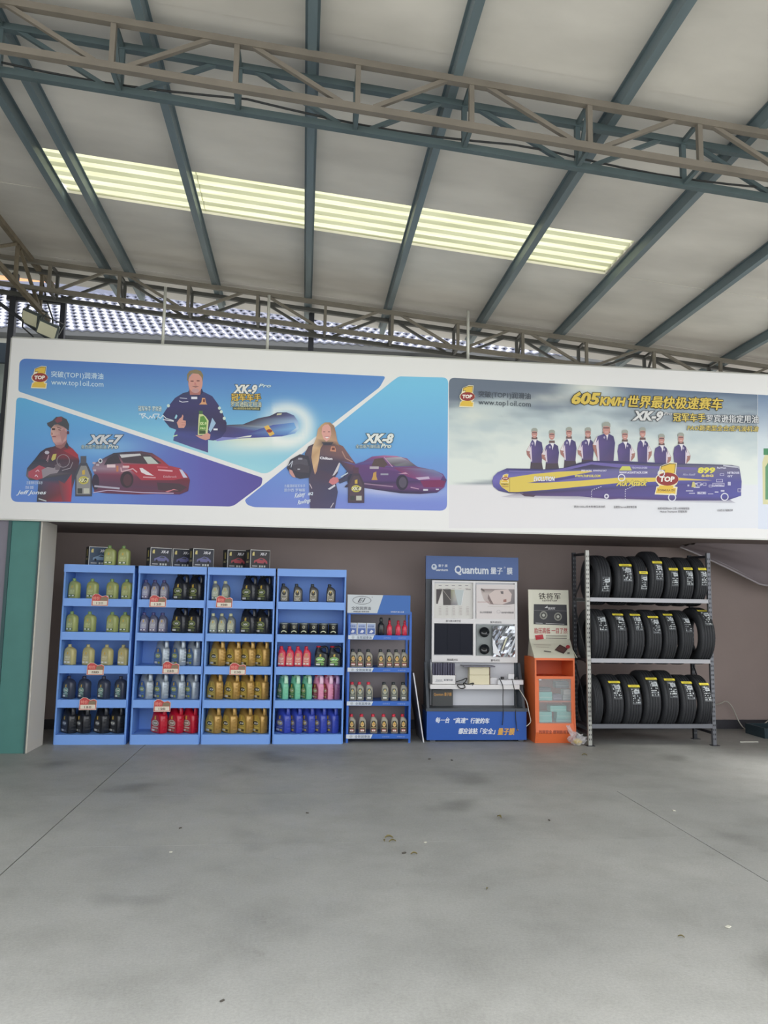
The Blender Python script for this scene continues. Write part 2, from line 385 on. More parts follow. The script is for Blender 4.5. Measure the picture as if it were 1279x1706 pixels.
truss('steel box truss crossing the top of the picture below the roof', 4.40, 4.62, xs1, -4.2, 7.4, sg1, sg2, 0)
xs2 = [-2.85, -2.11, -1.36, -.60, .16, .92, 1.68, 2.44, 3.2, 4.02, 4.84, 5.6, 6.36]
tr2n = mat('warm_grey_steel', (116, 110, 98), .55, .2, var=.12, vscale=5); tr2f = mat('dark_brown_steel', (84, 84, 80), .55, .2, var=.1, vscale=5)  # truss above the sign: warm grey near plane, dark brown far plane
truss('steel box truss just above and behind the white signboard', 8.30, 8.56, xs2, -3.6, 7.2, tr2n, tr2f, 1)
pts = [Vector((-4.2+.25*k, 4.62, roofz(-4.2+.25*k)-.33-.05*abs(math.sin(k*.42)))) for k in range(47)]
tag(MB(origin=(0, 4.62, 4.6)).tube(pts, .007, 6).build('electric_cable', mat('black_rubber_cable', (40, 42, 42), .6), None, (0, 4.62, 4.6)), 'thin black cable sagging along the nearer roof truss', 'cable')
# side girder, posts
t = thing('side_girder', 'rusty lattice girder running along the left roof edge', 'girder', (-3.05, 3.5, 4.7))
gm = mat('rusty_tan_steel', (112, 102, 84), .7, .1, var=.22, vscale=9)
for z in (5.17, 4.74): W().bar((-3.05, 2.8, z), (-3.05, 9.2 if z > 5 else 8.95, z), .05, .05).build('chord', gm, t)
gy = [3.4, 4.15, 4.9, 5.65, 6.4, 7.15, 7.9, 8.65]
for k, yy in enumerate(gy):
    W().bar((-3.05, yy, 5.15), (-3.05, yy, 4.76), .035, .035).build('post', gm, t)
    if k < 7:
        a, b = (5.13, 4.78) if k % 2 == 0 else (4.78, 5.13)
        W().bar((-3.05, yy+.06, a), (-3.05, gy[k+1]-.06, b), .03, .03).build('diagonal', gm, t)
dk = mat('dark_post_steel', (62, 64, 70), .5, .3)
gal = mat('galvanised_tube', (206, 206, 196), .4, .2)
def post(label, px, py, Y, z0, z1, r=.03, m=dk, name='steel_post'):
    p = onY(px, py, Y); o = MB().box(-r, r, -r, r, 0, z1-z0, .004).build(name, m, None, (p.x, Y, z0)); tag(o, label, 'post'); return o
post('dark square steel post left of the white signboard edge', 22, 520, 9.0, 2.3, 5.3, .035)
post('short dark steel post beside the floodlights above the signboard', 106, 520, 9.0, 2.3, 5.05, .03)
post('dark steel post above the signboard, between the second and third pale hanging rods', 519, 545, 8.75, 2.3, 4.95, .032)
b = MB().bar((-.62, 0, 0), (0.05, 0, -.02), .05, .06).build('header_beam', dk, None, (-2.93, 9.0, 5.0)); tag(b, 'dark steel header joining the two posts behind the floodlights', 'beam')
b = MB().bar((-.9, 0, .62), (.0, 0, 0), .03, .04).build('diagonal_strut', dk, None, (-3.02, 8.95, 4.5)); tag(b, 'dark slanting strut behind the floodlights', 'strut')
for lb, x, yb, yt in (('pale hanging rod above the signboard, nearest the floodlights', 273, 540, 478), ('middle one of the three pale hanging rods above the signboard', 447, 540, 492), ('pale hanging rod above the signboard, rightmost of three', 780, 560, 518)):
    p = onY(x, yb, 8.03); q = onY(x, yt, 8.03)
    o = MB().tube([(0, 0, 0), (0, 0, q.z-4.1795)], .016, 10).build('hanging_rod', gal, None, (p.x, 8.03, 4.1795)); tag(o, lb, 'rod')

# ------------------------------------------------------------------ neighbouring house behind
nh = thing('neighbouring_house', 'neighbouring house with dark glazed tile roof behind the shed', 'house', (0, 12, 0))
hw = mat('pale_render', (176, 176, 166), .9, var=.08, vscale=2)
W().box(-14, 9, 12.15, 12.4, 0, 5.80).build('wall', hw, nh)
for X in (-5.2, -3.9, -2.4, -.2, 1.7, 4.1): W().box(X-.06, X+.06, 12.05, 12.15, 3.2, 5.5).build('pilaster', mat('grey_strip', (120, 120, 116), .8), nh)
W().box(-14, 9, 11.86, 12.15, 5.56, 5.655).build('gutter', mat('dark_gutter', (60, 62, 64), .5), nh)
m = MB(); m.world = True; m.o = Vector((0, 12, 0)); rows = 13; RY0, RZ0, RY1, RZ1 = 11.85, 5.64, 14.4, 7.30
for r_ in range(rows):
    ya, za = RY0+(RY1-RY0)*r_/rows, RZ0+(RZ1-RZ0)*r_/rows; yb, zb = RY0+(RY1-RY0)*(r_+1.12)/rows, RZ0+(RZ1-RZ0)*(r_+1.12)/rows
    nx = 150; vs = []
    for i in range(nx*4+1):
        X = -13.5+i*.0375+(.075 if r_ % 2 else 0); ph = (i % 4)/4*2*math.pi; wv = .014*math.cos(ph)
        dz = random.uniform(-.004, .004)
        vs += [(X, ya, za+wv+.022+dz), (X, yb, zb+wv), (X, ya+.004, za+wv)]
    fs = []
    for i in range(nx*4): fs += [(3*i, 3*i+3, 3*i+4, 3*i+1), (3*i+2, 3*i+5, 3*i+3, 3*i)]
    m.add(vs, fs, False)
m.build('roof_tiles', mat('glazed_dark_tile', (84, 88, 106), .3, 0, spec=.6, coat=.45), nh, kind='stuff')
m = W(); m.add([(-14, 11.87, 5.60), (9, 11.87, 5.60), (9, 14.42, 7.245), (-14, 14.42, 7.245), (-14, 11.87, 5.62), (9, 11.87, 5.62), (9, 14.42, 7.268), (-14, 14.42, 7.268)], [(3, 2, 1, 0), (4, 5, 6, 7), (0, 1, 5, 4), (1, 2, 6, 5), (2, 3, 7, 6), (3, 0, 4, 7)]); m.build('roof_boarding', mat('dark_boarding', (40, 42, 50), .9), nh)
W().box(-14, 9, 14.35, 14.6, 7.24, 7.42).build('ridge_cap', mat('glazed_dark_tile'), nh)
ob = thing('terracotta_building', 'orange rendered building glimpsed between the roof truss and tiled roof', 'building', (-5, 15.2, 0))
W().box(-12, -.15, 15.2, 18, 0, 8.05).build('wall', mat('orange_render', (214, 152, 110), .9, var=.08), ob)
W().box(-12.1, -.05, 15.1, 18, 8.05, 8.15).build('parapet', mat('brown_coping', (130, 90, 70), .9), ob)
for X in (-11.5, -9.5, -7.5, -5.5, -3.5, -1.5):
    W().box(X-.4, X+.4, 15.17, 15.2, 5.6, 6.8).build('window', mat('dull_glass', (90, 100, 110), .2), ob)
# glazed screen to the left of the sign
wn = thing('window_1', '', ''); del wn['label']; del wn['category']; wn['kind'] = 'structure'; wn.location = (-4, 9.5, 2.9)
gp = mat('frosted_panel', (150, 160, 156), .35, var=.1, vscale=2)
for k in range(7): W().box(-6+k*.42, -6+k*.42+.40, 9.49, 9.51, 2.95, 4.35).build('pane', gp, wn)
for k in range(8): W().box(-6.02+k*.42, -6.0+k*.42, 9.46, 9.54, 2.9, 4.4).build('mullion', mat('grey_mullion', (110, 112, 112), .5), wn)
W().box(-6.1, -3.0, 9.45, 9.55, 4.35, 4.6).build('head_rail', mat('dark_blue_rail', (58, 70, 82), .5), wn)
W().box(-6.1, -3.0, 9.45, 9.55, 3.62, 3.72).build('mid_rail', mat('dark_blue_rail'), wn)
W().box(-6.1, -3.0, 9.45, 9.55, 2.88, 2.95).build('sill_rail', mat('pale_render'), wn)

# floodlights
def flood(label, px, py, Y, rx, ry, rz):
    p = onY(px, py, Y); t = thing('floodlight', label, 'lamp', p); t.rotation_euler = (rx, ry, rz)
    hs = mat('grey_green_casting', (98, 108, 106), .4, .5)
    hq = MB().box(-.115, .115, 0, .05, -.085, .085, .01).build('housing', hs, t)
    f = MB()
    for k in range(9): f.box(-.10+k*.0235, -.096+k*.0235, .05, .085, -.075, .075)
    f.build('cooling_fins', hs, hq)
    MB().box(-.097, .097, -.008, .002, -.067, .067, .003).build('lamp_glass', mat('cream_lamp_glass', (222, 220, 190), .25, coat=.5), t)
    b = MB(); b.bar((-.125, .02, 0), (-.125, .12, .10), .006, .03); b.bar((.125, .02, 0), (.125, .12, .10), .006, .03); b.bar((-.128, .12, .10), (.128, .12, .10), .03, .006)
    b.build('bracket', mat('dark_bracket', (70, 74, 74), .5, .4), t); return t
flood('floodlight with cream glass above the sign corner, left of the pair', 50, 531, 8.62, math.radians(30), math.radians(24), math.radians(-14))
flood('floodlight with cream glass above the sign corner, right of the pair', 79, 550, 8.55, math.radians(34), math.radians(20), math.radians(10))
fc = mat('black_rubber_cable')
for lb, q in (('coiled black flex hanging behind the floodlights', [(40, 515), (38, 545), (55, 560), (62, 575)]), ('thin flex running down from the girder to the right floodlight', [(72, 470), (78, 500), (88, 530), (90, 560)])):
    P_ = [onY(a, b_, 8.66) for a, b_ in q]; o = MB(origin=P_[0]).tube(P_, .009, 6).build('lamp_flex', fc, None, P_[0]); tag(o, lb, 'cable')
# ------------------------------------------------------------------ signboard
BY = 7.95; BZ0, BZ1 = 2.29, 4.165; BX0, BX1 = -3.055, 6.6
sb = thing('signboard', 'long white advertising signboard with blue and cloudy racing posters', 'sign', (1.8, BY, BZ0))
pan = mat('white_sign_sheet', (226, 225, 224), .5, k=1.05)
fp = W().box(BX0, BX1, BY, BY+.03, BZ0, BZ1).build('face_panel', pan, sb)
fr = mat('sign_frame_aluminium', (190, 190, 184), .4, .4)
W().box(BX0-.012, BX0, BY-.004, BY+.16, BZ0, BZ1).build('end_trim', fr, sb)
W().box(BX0, BX1, BY-.006, BY+.03, BZ0-.015, BZ0).build('bottom_trim', fr, sb)
W().box(BX0, BX1, BY-.002, BY+.16, BZ1, BZ1+.014).build('top_trim', fr, sb)
for X in (-2.9, -1.3, .3, 1.9, 3.5, 5.1): W().box(X, X+.05, BY+.03, BY+.15, BZ0, BZ1).build('rear_stud', dk, sb)
sf = MB().box(-9, 11, BY+.03, 9.45, BZ0, BZ0+.06); o = sf.build('soffit', mat('brown_grey_soffit', (120, 108, 106), .8, var=.08, vscale=2, stretch=(.3, 2, 1))); o['kind'] = 'structure'
fn = wall_fn(BY, sb)
def rnd(poly, rr, n=5):
    out = []; N = len(poly)
    for i in range(N):
        p0, p, p1 = Vector(poly[i-1]), Vector(poly[i]), Vector(poly[(i+1) % N]); r = rr[i] if isinstance(rr, (list, tuple)) else rr
        a = p+(p0-p).normalized()*r; b = p+(p1-p).normalized()*r
        for k in range(n+1):
            t_ = k/n; q = a*(1-t_)**2+p*2*t_*(1-t_)+b*t_*t_; out.append((q.x, q.y))
    return out
KP = 1.03
def fbm(x, y, s, o=4):
    v = 0; a = .5
    for i in range(o): v += a*noise.noise(Vector((x/s, y/s, 3.7+i))); s /= 2; a /= 2
    return v
# poster shapes with their printed colour fields
B = Print(KP)
S1 = rnd([(33, 597), (643, 627), (633, 645), (444, 791), (31, 652)], [12, 5, 5, 12, 4])
def c1(x, y):
    t_ = (y-600-(x-33)*.05)/130; c = lerp((74, 124, 200), (112, 190, 226), t_*1.25); c = lerp(c, (160, 218, 228), (t_-.75)*1.8)
    c = lerp(c, (100, 168, 226), .35*max(0, (x-400)/240))
    g = math.exp(-((x-430)/85)**2-((y-738-(430-x)*.02)/16)**2); c = lerp(c, (232, 236, 226), g*.9)
    g2 = math.exp(-((x-395)/50)**2-((y-728)/6)**2); c = lerp(c, (236, 226, 170), g2*.6)
    rr = math.hypot((x-478)/34, (y-708)/28); g3 = math.exp(-((rr-1)/.42)**2); c = lerp(c, (240, 242, 238), g3*.85 if x > 455 else g3*.5)
    return c
B.field(S1, c1, 6)
S2 = rnd([(28, 661), (43, 664), (438, 796), (436, 808), (388, 844), (18, 836)], [8, 3, 4, 4, 8, 12])
def c2(x, y):
    c = lerp((84, 176, 226), (88, 130, 214), (y-660)/180); c = lerp(c, (90, 88, 178), (x-170)/170); c = lerp(c, (84, 72, 158), (x-330)/100)
    g = math.exp(-((x-180)/60)**2-((y-745)/14)**2); return lerp(c, (150, 205, 234), g*.5)
B.field(S2, c2, 6)
S3 = rnd([(412, 841), (408, 833), (655, 634), (665, 627), (747, 629), (745, 851), (424, 845)], [4, 3, 6, 4, 10, 12, 4])
def c3(x, y):
    c = lerp((112, 196, 234), (96, 160, 222), (y-640)/130); c = lerp(c, (116, 134, 214), (y-750)/90); c = lerp(c, (96, 128, 208), max(0, (520-x)/140))
    g = math.exp(-((x-650)/80)**2-((y-812-(x-600)*.05)/11)**2); return lerp(c, (226, 220, 238), g*.8)
B.field(S3, c3, 6)
# streamliner nose on the first poster
B.poly([(352, 706), (378, 708), (405, 707), (430, 697), (450, 693), (462, 687), (478, 687), (490, 692), (497, 702), (498, 714), (492, 722), (470, 727), (430, 729), (392, 731), (365, 734), (350, 733)], (64, 58, 84),
       [(74, 60, 80), (70, 56, 74), (66, 52, 70), (62, 50, 68), (58, 50, 72), (52, 50, 84), (56, 56, 100), (90, 96, 150), (150, 180, 220), (190, 215, 235), (120, 165, 220), (74, 84, 170), (66, 70, 150), (70, 66, 140), (80, 78, 150), (84, 84, 150)])
B.poly([(408, 724), (432, 715), (455, 708), (490, 704), (494, 713), (478, 724), (430, 728)], (66, 74, 160), [(66, 66, 140), (66, 70, 150), (72, 84, 170), (96, 150, 214), (120, 176, 226), (84, 130, 200), (66, 72, 150)])
B.poly([(352, 727), (390, 729), (418, 726), (395, 731), (362, 735)], (126, 130, 200)); B.poly([(392, 730), (412, 726), (420, 725), (418, 728)], (220, 222, 214))
B.poly([(440, 711), (447, 708), (458, 723), (450, 727)], (226, 180, 70)); B.ell(449, 718, 5, 3, (150, 50, 40), 10)
B.poly([(462, 689), (470, 688), (469, 691), (461, 692)], (200, 196, 160))
# driver with raised thumb
navy, navy2, skin, skin2 = (62, 60, 120), (48, 48, 92), (214, 152, 138), (178, 112, 104)
B.poly([(305, 655), (316, 652), (338, 652), (354, 660), (364, 674), (372, 690), (378, 705), (377, 718), (369, 729), (356, 734), (347, 733), (347, 754), (320, 745), (289, 734), (291, 722), (294, 716), (283, 712), (274, 701), (272, 690), (280, 678), (292, 663)], navy,
       [(52, 60, 96), (50, 62, 100), (60, 66, 120), (58, 60, 112), (60, 54, 106), (58, 50, 96), (54, 44, 84), (50, 46, 92), (54, 56, 120), (52, 56, 110), (66, 66, 140), (80, 72, 132), (78, 74, 142), (66, 74, 132), (70, 76, 146), (60, 62, 120), (58, 66, 106), (48, 54, 100), (50, 50, 100), (56, 52, 110), (54, 56, 106)])
B.poly([(294, 690), (296, 693), (294, 698), (291, 697)], (150, 206, 226)); B.poly([(354, 696), (360, 705), (356, 712), (351, 720), (348, 716)], (158, 190, 220))
B.poly([(314, 652), (318, 648), (337, 648), (339, 654), (330, 662), (320, 660)], (44, 44, 88))
B.poly([(315, 645), (336, 645), (334, 658), (317, 658)], skin2)
B.ell(326, 638, 12, 17, skin, 20)
B.poly([(313, 632), (315, 640), (314, 630)], (120, 96, 70)); B.poly([(312, 634), (312, 624), (316, 618), (326, 615.5), (335, 618), (339, 625), (338, 636), (336, 628), (331, 623), (321, 622), (316, 626), (314, 634)], (138, 122, 88))
B.quad(318, 634, 323, 636, (120, 70, 70)); B.quad(328, 633.5, 333, 635.5, (120, 70, 70)); B.poly([(325, 636), (328, 641), (324, 641)], (200, 120, 120)); B.poly([(320, 643.5), (327, 642.5), (332, 644), (326, 646)], (160, 110, 104)); B.ell(326, 651, 6, 4, (196, 150, 150), 12)
B.quad(319, 661, 329, 665, (226, 226, 238)); B.line([(300, 663), (312, 664)], 1.2, (200, 206, 226)); B.line([(299, 668), (304, 670), (314, 669)], 1.4, (216, 216, 232))
B.poly([(337, 663), (342, 663), (344, 672), (346, 674), (332, 674), (336, 670)], (220, 160, 110)); B.quad(338.5, 665, 342, 670, (120, 60, 60))
for q in ((281, 676), (366, 680), (369, 686), (374, 697)): B.ell(q[0], q[1], 2.6, 2.8, (206, 226, 214), 8)
B.line([(272, 699), (290, 702)], 1.4, (226, 226, 236)); B.quad(356, 714, 363, 717, (230, 230, 240)); B.line([(289, 727), (296, 725)], 1.6, (206, 232, 170))
B.poly([(295, 704), (299, 698), (303, 695), (304.5, 690.5), (306, 693), (305, 700), (310, 701), (310, 708), (307, 713), (298, 713)], skin); B.line([(303, 704), (309.5, 704)], .7, skin2); B.line([(303, 708), (309, 708)], .7, skin2)
B.poly([(332, 689), (337, 689), (343, 694), (348, 701), (346, 724), (330, 725), (331, 700)], (206, 214, 150)); B.quad(332, 684.5, 338, 690, (74, 116, 70))
B.poly([(334, 694), (340, 693), (345, 701), (344, 716), (332, 717)], (92, 150, 60)); B.quad(332, 717, 343, 723, (60, 90, 50)); B.text('XK-9', 333, 708, 344, 5, (220, 232, 170), bold=.03); B.text('PRO', 334, 715, 343, 3, (220, 232, 170), bold=.03)
B.poly([(326, 725), (336, 726), (346, 721), (351, 724), (350, 731), (343, 733.5), (333, 730)], skin)
# signature and captions
B.text('冠军车手 罗宾逊', 231, 684, 270, 6.5, (216, 236, 240), edge=(60, 90, 110), slope=.02)
B.line([(232, 690), (243, 689), (238, 697), (236, 690), (243, 694), (248, 698), (251, 693), (254, 697), (256, 690), (258, 697)], 1.2, (226, 238, 244)); B.line([(257, 690), (266, 690), (260, 699), (263, 694), (268, 697), (272, 692), (277, 697), (290, 701)], 1.2, (226, 238, 244))
B.text('XK-9', 388, 655, 429, 14, (226, 226, 220), bold=.05, shear=.25, edge=(40, 56, 60), ew=.045, slope=.012); B.text('Pro', 431, 645, 452, 5.5, (200, 222, 232), bold=.03, shear=.25, edge=(70, 110, 140), slope=.02)
B.text('冠军车手', 386, 667, 436, 12, (222, 186, 76), bold=.035, edge=(60, 60, 40), ew=.06, slope=.012, body=.9)
B.text('罗宾逊指定用油', 385, 677, 436, 9, (206, 214, 196), bold=.02, edge=(60, 80, 76), ew=.06, slope=.012, body=.9)
B.poly([(388, 677.5), (434, 678.5), (434, 684), (388, 683)], (66, 76, 70)); B.text('PAO新类型全合成汽油机油', 390, 682, 432, 3.4, (206, 196, 120), slope=.012, body=.9)
# brand mark and web address, first and second poster
logo(B, 66.5, 628.5, 29, 38)
def brand(x, y, c, e): B.text('突破(TOP1)润滑油', x, y, x+87, 10, c, slope=.045, body=.9, bold=.012); B.text('www.top1oil.com', x, y+13.2, x+87, 9, c, slope=.045, body=.72, bold=.004)
brand(86, 627.5, (206, 230, 240), None)
# driver with cap
B.poly([(90, 744), (99, 741), (113, 741), (122, 748), (130, 757), (133, 768), (130, 788), (125, 800), (121, 815), (119, 836), (62, 836), (65, 800), (50, 800), (44, 793), (46, 780), (58, 766), (68, 753), (77, 747)], (66, 62, 78),
       [(58, 56, 84), (70, 66, 76), (96, 56, 66), (140, 48, 58), (150, 40, 56), (84, 50, 66), (70, 62, 76), (66, 66, 84), (140, 44, 58), (180, 36, 60), (56, 58, 70), (66, 76, 106), (70, 80, 80), (120, 110, 120), (70, 72, 90), (46, 60, 76), (50, 50, 70), (56, 50, 66)])
B.poly([(108, 806), (120, 790), (119, 836), (105, 836), (98, 800)], (176, 52, 72), [(150, 56, 70), (190, 50, 66), (186, 38, 62), (120, 60, 78), (110, 70, 78)]); B.poly([(106, 751), (120, 747), (131, 758), (130, 764), (116, 756)], (166, 44, 60))
B.poly([(56, 782), (66, 775), (78, 780), (74, 796), (62, 800), (48, 795), (48, 786)], (176, 74, 92)); B.poly([(70, 783), (80, 778), (90, 780), (96, 776), (101, 781), (96, 788), (84, 790), (72, 797)], (150, 140, 150)); B.poly([(92, 775), (100, 771), (103, 776), (100, 783), (93, 783)], (110, 96, 108))
B.poly([(89, 757), (95, 756), (93, 765), (88, 768), (86, 765)], (196, 184, 90)); B.ell(79, 754, 4, 3, (190, 186, 200), 8); B.ring(106, 768, 10, 11, (150, 140, 150)); B.line([(122, 770), (118, 780), (104, 784)], .9, (170, 160, 170)); B.line([(78, 768), (82, 758), (80, 770)], .9, (190, 150, 160))
B.line([(60, 786), (64, 783), (66, 786)], 1.2, (226, 190, 204)); B.line([(59, 794), (61, 791), (64, 795)], 1.2, (226, 200, 214)); B.text('AMSOIL', 65, 834, 78, 3, (190, 200, 204), slope=.1) if False else B.line([(65, 831), (78, 835)], 1.8, (190, 200, 204))
B.poly([(90, 735), (112, 733), (112, 742), (102, 748), (94, 745)], (150, 100, 100)); B.poly([(112, 736), (115, 742), (113, 748), (108, 744)], (60, 60, 76))
B.poly([(86, 712), (95, 706), (106, 708), (112, 716), (113, 722), (111, 734), (104, 741), (95, 742), (89, 736), (87, 728), (85, 724)], (196, 150, 144), [(196, 156, 140), (150, 110, 104), (120, 88, 92), (200, 150, 150), (170, 120, 124), (200, 150, 150), (170, 110, 116), (180, 130, 130), (206, 160, 156), (200, 150, 140), (214, 170, 160)])
B.quad(87.5, 713.5, 92.5, 716.8, (80, 46, 44)); B.poly([(87, 719), (89, 724), (86, 724.5)], (150, 100, 96)); B.line([(96, 712), (103, 714)], 1.2, (90, 60, 64)); B.line([(98, 716), (102, 717)], 1.4, (80, 50, 56)); B.poly([(100, 720), (108, 714), (111, 726), (104, 738)], (176, 128, 128)); B.quad(88, 727, 94, 728.5, (140, 70, 80)); B.ell(114, 721, 2.2, 3, (90, 50, 70), 8)
B.poly([(79, 705), (88, 701), (94, 695), (103, 694), (112, 699), (116, 708), (115, 718), (112, 715), (106, 711), (97, 707), (91, 708), (86, 714), (80, 709)], (70, 72, 80)); B.poly([(92, 701), (97, 695), (104, 695), (104, 702), (96, 705)], (130, 66, 78))
B.text('古董漂移冠军车手', 45, 806.5, 72, 5, (206, 220, 240), slope=.01, body=.9, bold=.01); B.text('杰夫 琼斯', 43, 814.5, 57, 5.4, (210, 224, 244), slope=.01, body=.9, bold=.01)
B.text('Jeff Jones', 28, 823.5, 78, 6.5, (226, 236, 246), slope=.0, shear=.35, bold=.018)
# dark oil bottle print
def bottle(x, y, w_, h_, body, lab, cap, txt, txc):
    B.quad(x+w_*.32, y, x+w_*.66, y+h_*.2, cap); B.poly([(x, y+h_), (x, y+h_*.45), (x+w_*.28, y+h_*.17), (x+w_*.7, y+h_*.17), (x+w_, y+h_*.45), (x+w_, y+h_)], body)
    B.poly([(x+w_*.08, y+h_*.95), (x+w_*.08, y+h_*.5), (x+w_*.34, y+h_*.24), (x+w_*.66, y+h_*.24), (x+w_*.9, y+h_*.5), (x+w_*.9, y+h_*.95)], lab)
    B.ell(x+w_*.5, y+h_*.6, w_*.3, h_*.1, (196, 184, 70)); B.ell(x+w_*.5, y+h_*.6, w_*.22, h_*.06, (90, 90, 70)); B.text(txt, x+w_*.2, y+h_*.64, x+w_*.82, h_*.09, txc, bold=.04, shear=.2)
    B.poly([(x+w_*.42, y+h_*.36), (x+w_*.58, y+h_*.34), (x+w_*.58, y+h_*.46), (x+w_*.42, y+h_*.46)], (206, 170, 60)); B.quad(x+w_*.14, y+h_*.8, x+w_*.42, y+h_*.93, (60, 64, 66)); B.quad(x+w_*.5, y+h_*.8, x+w_*.84, y+h_*.93, (190, 190, 176))
bottle(126, 760, 28, 67, (70, 72, 86), (140, 138, 138), (84, 84, 96), 'XK-7', (226, 222, 170))
# red car
B.poly([(158, 790), (155, 806), (158, 820), (178, 822), (230, 824), (262, 823), (300, 824), (314, 818), (317, 800), (312, 790), (300, 780), (282, 776), (268, 764), (254, 755), (236, 752), (210, 753), (190, 755), (176, 762), (160, 771), (154, 780)], (150, 36, 54),
       [(120, 60, 90), (90, 60, 90), (110, 50, 80), (100, 50, 80), (120, 40, 70), (120, 36, 64), (90, 44, 80), (90, 40, 70), (110, 30, 50), (170, 60, 80), (176, 50, 70), (170, 40, 56), (150, 60, 70), (90, 60, 80), (100, 60, 74), (60, 60, 80), (50, 54, 70), (60, 60, 84), (120, 100, 120), (150, 130, 150)])
B.poly([(174, 775), (180, 764), (192, 757), (196, 757), (203, 772), (190, 773)], (56, 50, 64)); B.poly([(199, 757), (232, 756), (250, 758), (270, 772), (240, 773), (206, 771)], (70, 58, 68)); B.poly([(200, 757.5), (234, 756), (236, 759), (203, 763)], (206, 204, 206)); B.poly([(239, 761), (252, 761), (265, 773), (247, 773)], (186, 196, 190))
B.poly([(205, 774), (270, 774), (300, 784), (310, 796), (290, 800), (256, 800), (236, 800), (222, 786)], (172, 40, 62)); B.poly([(233, 780), (238, 780), (257, 793), (244, 791), (236, 787)], (226, 216, 222)); B.text('WORTHY', 238, 796, 260, 3, (214, 150, 160), bold=.03) if False else B.line([(239, 795), (260, 796)], 2, (210, 150, 160))
B.line([(264, 783), (288, 785)], 2.4, (226, 170, 180)); B.line([(262, 778), (280, 779)], 2.2, (200, 80, 96)); B.text('Edelbrock', 273, 796, 295, 3.6, (214, 170, 180), bold=.0)
B.poly([(299, 782), (304, 783), (313, 796), (306, 796)], (196, 196, 220)); B.poly([(262, 804), (300, 806), (312, 812), (300, 820), (264, 816)], (70, 46, 60)); B.poly([(276, 819), (290, 815), (298, 817), (290, 816.5), (280, 820)], (210, 120, 130))
B.ell(212, 799, 11, 14, (54, 38, 50)); B.ell(213, 800, 7, 10, (84, 48, 60)); B.ell(160, 803, 6, 13, (56, 44, 66))
B.quad(179, 774, 193, 779, (226, 200, 206)); B.quad(205, 776, 216, 779.5, (226, 190, 196)); B.line([(202, 779), (203, 786), (212, 784), (222, 781), (229, 787)], 1.8, (216, 170, 180)); B.quad(194.5, 776, 198, 786, (196, 120, 80)); B.ell(168, 768, 3.5, 4, (214, 220, 226)); B.ell(168, 768, 2, 2.4, (50, 54, 70))
for q in ((157, 772), (163, 775), (158, 784)): B.quad(q[0]-2, q[1]-2, q[0]+3, q[1]+1.4, (190, 176, 190))
B.line([(156, 821), (180, 817), (240, 821), (290, 822)], 1.3, (196, 180, 214)); B.line([(158, 810), (200, 814)], 3, (176, 170, 190))
B.text('XK-7', 146, 739.5, 206, 14.5, (206, 208, 212), bold=.05, shear=.3, edge=(56, 76, 96), ew=.045); B.text('全合成汽油机油', 136, 747, 178, 6, (190, 206, 206), edge=(70, 96, 110), body=.9, slope=.01); B.text('Pro', 180, 747.5, 198, 7, (200, 208, 206), bold=.04, shear=.3, edge=(60, 84, 100))
# woman driver with helmet and bottle
B.poly([(522, 740), (535, 736), (560, 738), (572, 744), (583, 760), (594, 775), (596, 790), (584, 799), (566, 806), (562, 800), (572, 795), (578, 785), (566, 770), (563, 788), (558, 796), (563, 820), (558, 847), (517, 847), (515, 800), (512, 776), (508, 756), (514, 744)], (60, 58, 84),
       [(66, 56, 74), (70, 70, 84), (84, 72, 84), (130, 92, 90), (128, 90, 92), (120, 70, 90), (90, 60, 90), (60, 66, 96), (60, 64, 96), (66, 56, 80), (60, 60, 90), (66, 58, 84), (70, 60, 84), (66, 60, 90), (78, 60, 84), (66, 64, 100), (76, 70, 106), (76, 66, 100), (76, 66, 90), (72, 62, 84), (84, 74, 90), (80, 66, 80)])
B.poly([(478, 780), (484, 766), (500, 757), (514, 760), (520, 780), (516, 796), (500, 798), (488, 794)], (58, 56, 72)); B.poly([(486, 770), (500, 762), (512, 766), (514, 776), (500, 774), (490, 780)], (82, 78, 92)); B.poly([(487, 776), (500, 773), (516, 777), (515, 788), (500, 787), (490, 784)], (72, 66, 80)); B.quad(497, 763, 504, 766, (150, 150, 166)); B.quad(496, 781, 500, 783, (170, 170, 180))
B.poly([(482, 782), (487, 784), (493, 796), (488, 795), (483, 789)], (200, 146, 140)); B.line([(481, 776), (488, 768), (485, 779)], 1.2, (190, 196, 210))
B.poly([(536, 708), (542, 704), (550, 704), (557, 710), (560, 722), (562, 735), (566, 743), (556, 741), (540, 738), (534, 748), (532, 765), (528, 785), (525, 791), (522, 780), (519, 762), (521, 745), (527, 730), (530, 715)], (190, 150, 110),
       [(200, 160, 110), (190, 150, 110), (170, 130, 96), (150, 112, 90), (170, 130, 104), (190, 146, 116), (150, 110, 90), (90, 76, 80), (110, 90, 84), (200, 160, 116), (216, 178, 136), (190, 140, 110), (200, 150, 120), (214, 176, 130), (190, 150, 110), (216, 180, 140), (206, 170, 130), (196, 156, 120)])
B.poly([(537, 712), (541, 708), (547, 707), (551, 712), (552, 724), (549, 732), (544, 736), (539, 731), (536, 722)], (222, 160, 150)); B.quad(538.5, 719, 542, 720.4, (130, 80, 90)); B.quad(546.5, 719, 550, 720.4, (130, 80, 90)); B.poly([(541, 728), (549, 728), (545, 731)], (240, 226, 226)); B.line([(541, 727.6), (549, 727.6)], .8, (170, 70, 80))
B.poly([(536, 737), (556, 737), (552, 742), (540, 742)], (62, 60, 76)); B.text('Chilton', 533, 765, 554, 4, (230, 226, 236), bold=.04, slope=.06); B.poly([(552, 744), (558, 744), (560, 750), (560, 753), (550, 752)], (206, 140, 110)); B.quad(553, 746, 558, 750, (110, 60, 60))
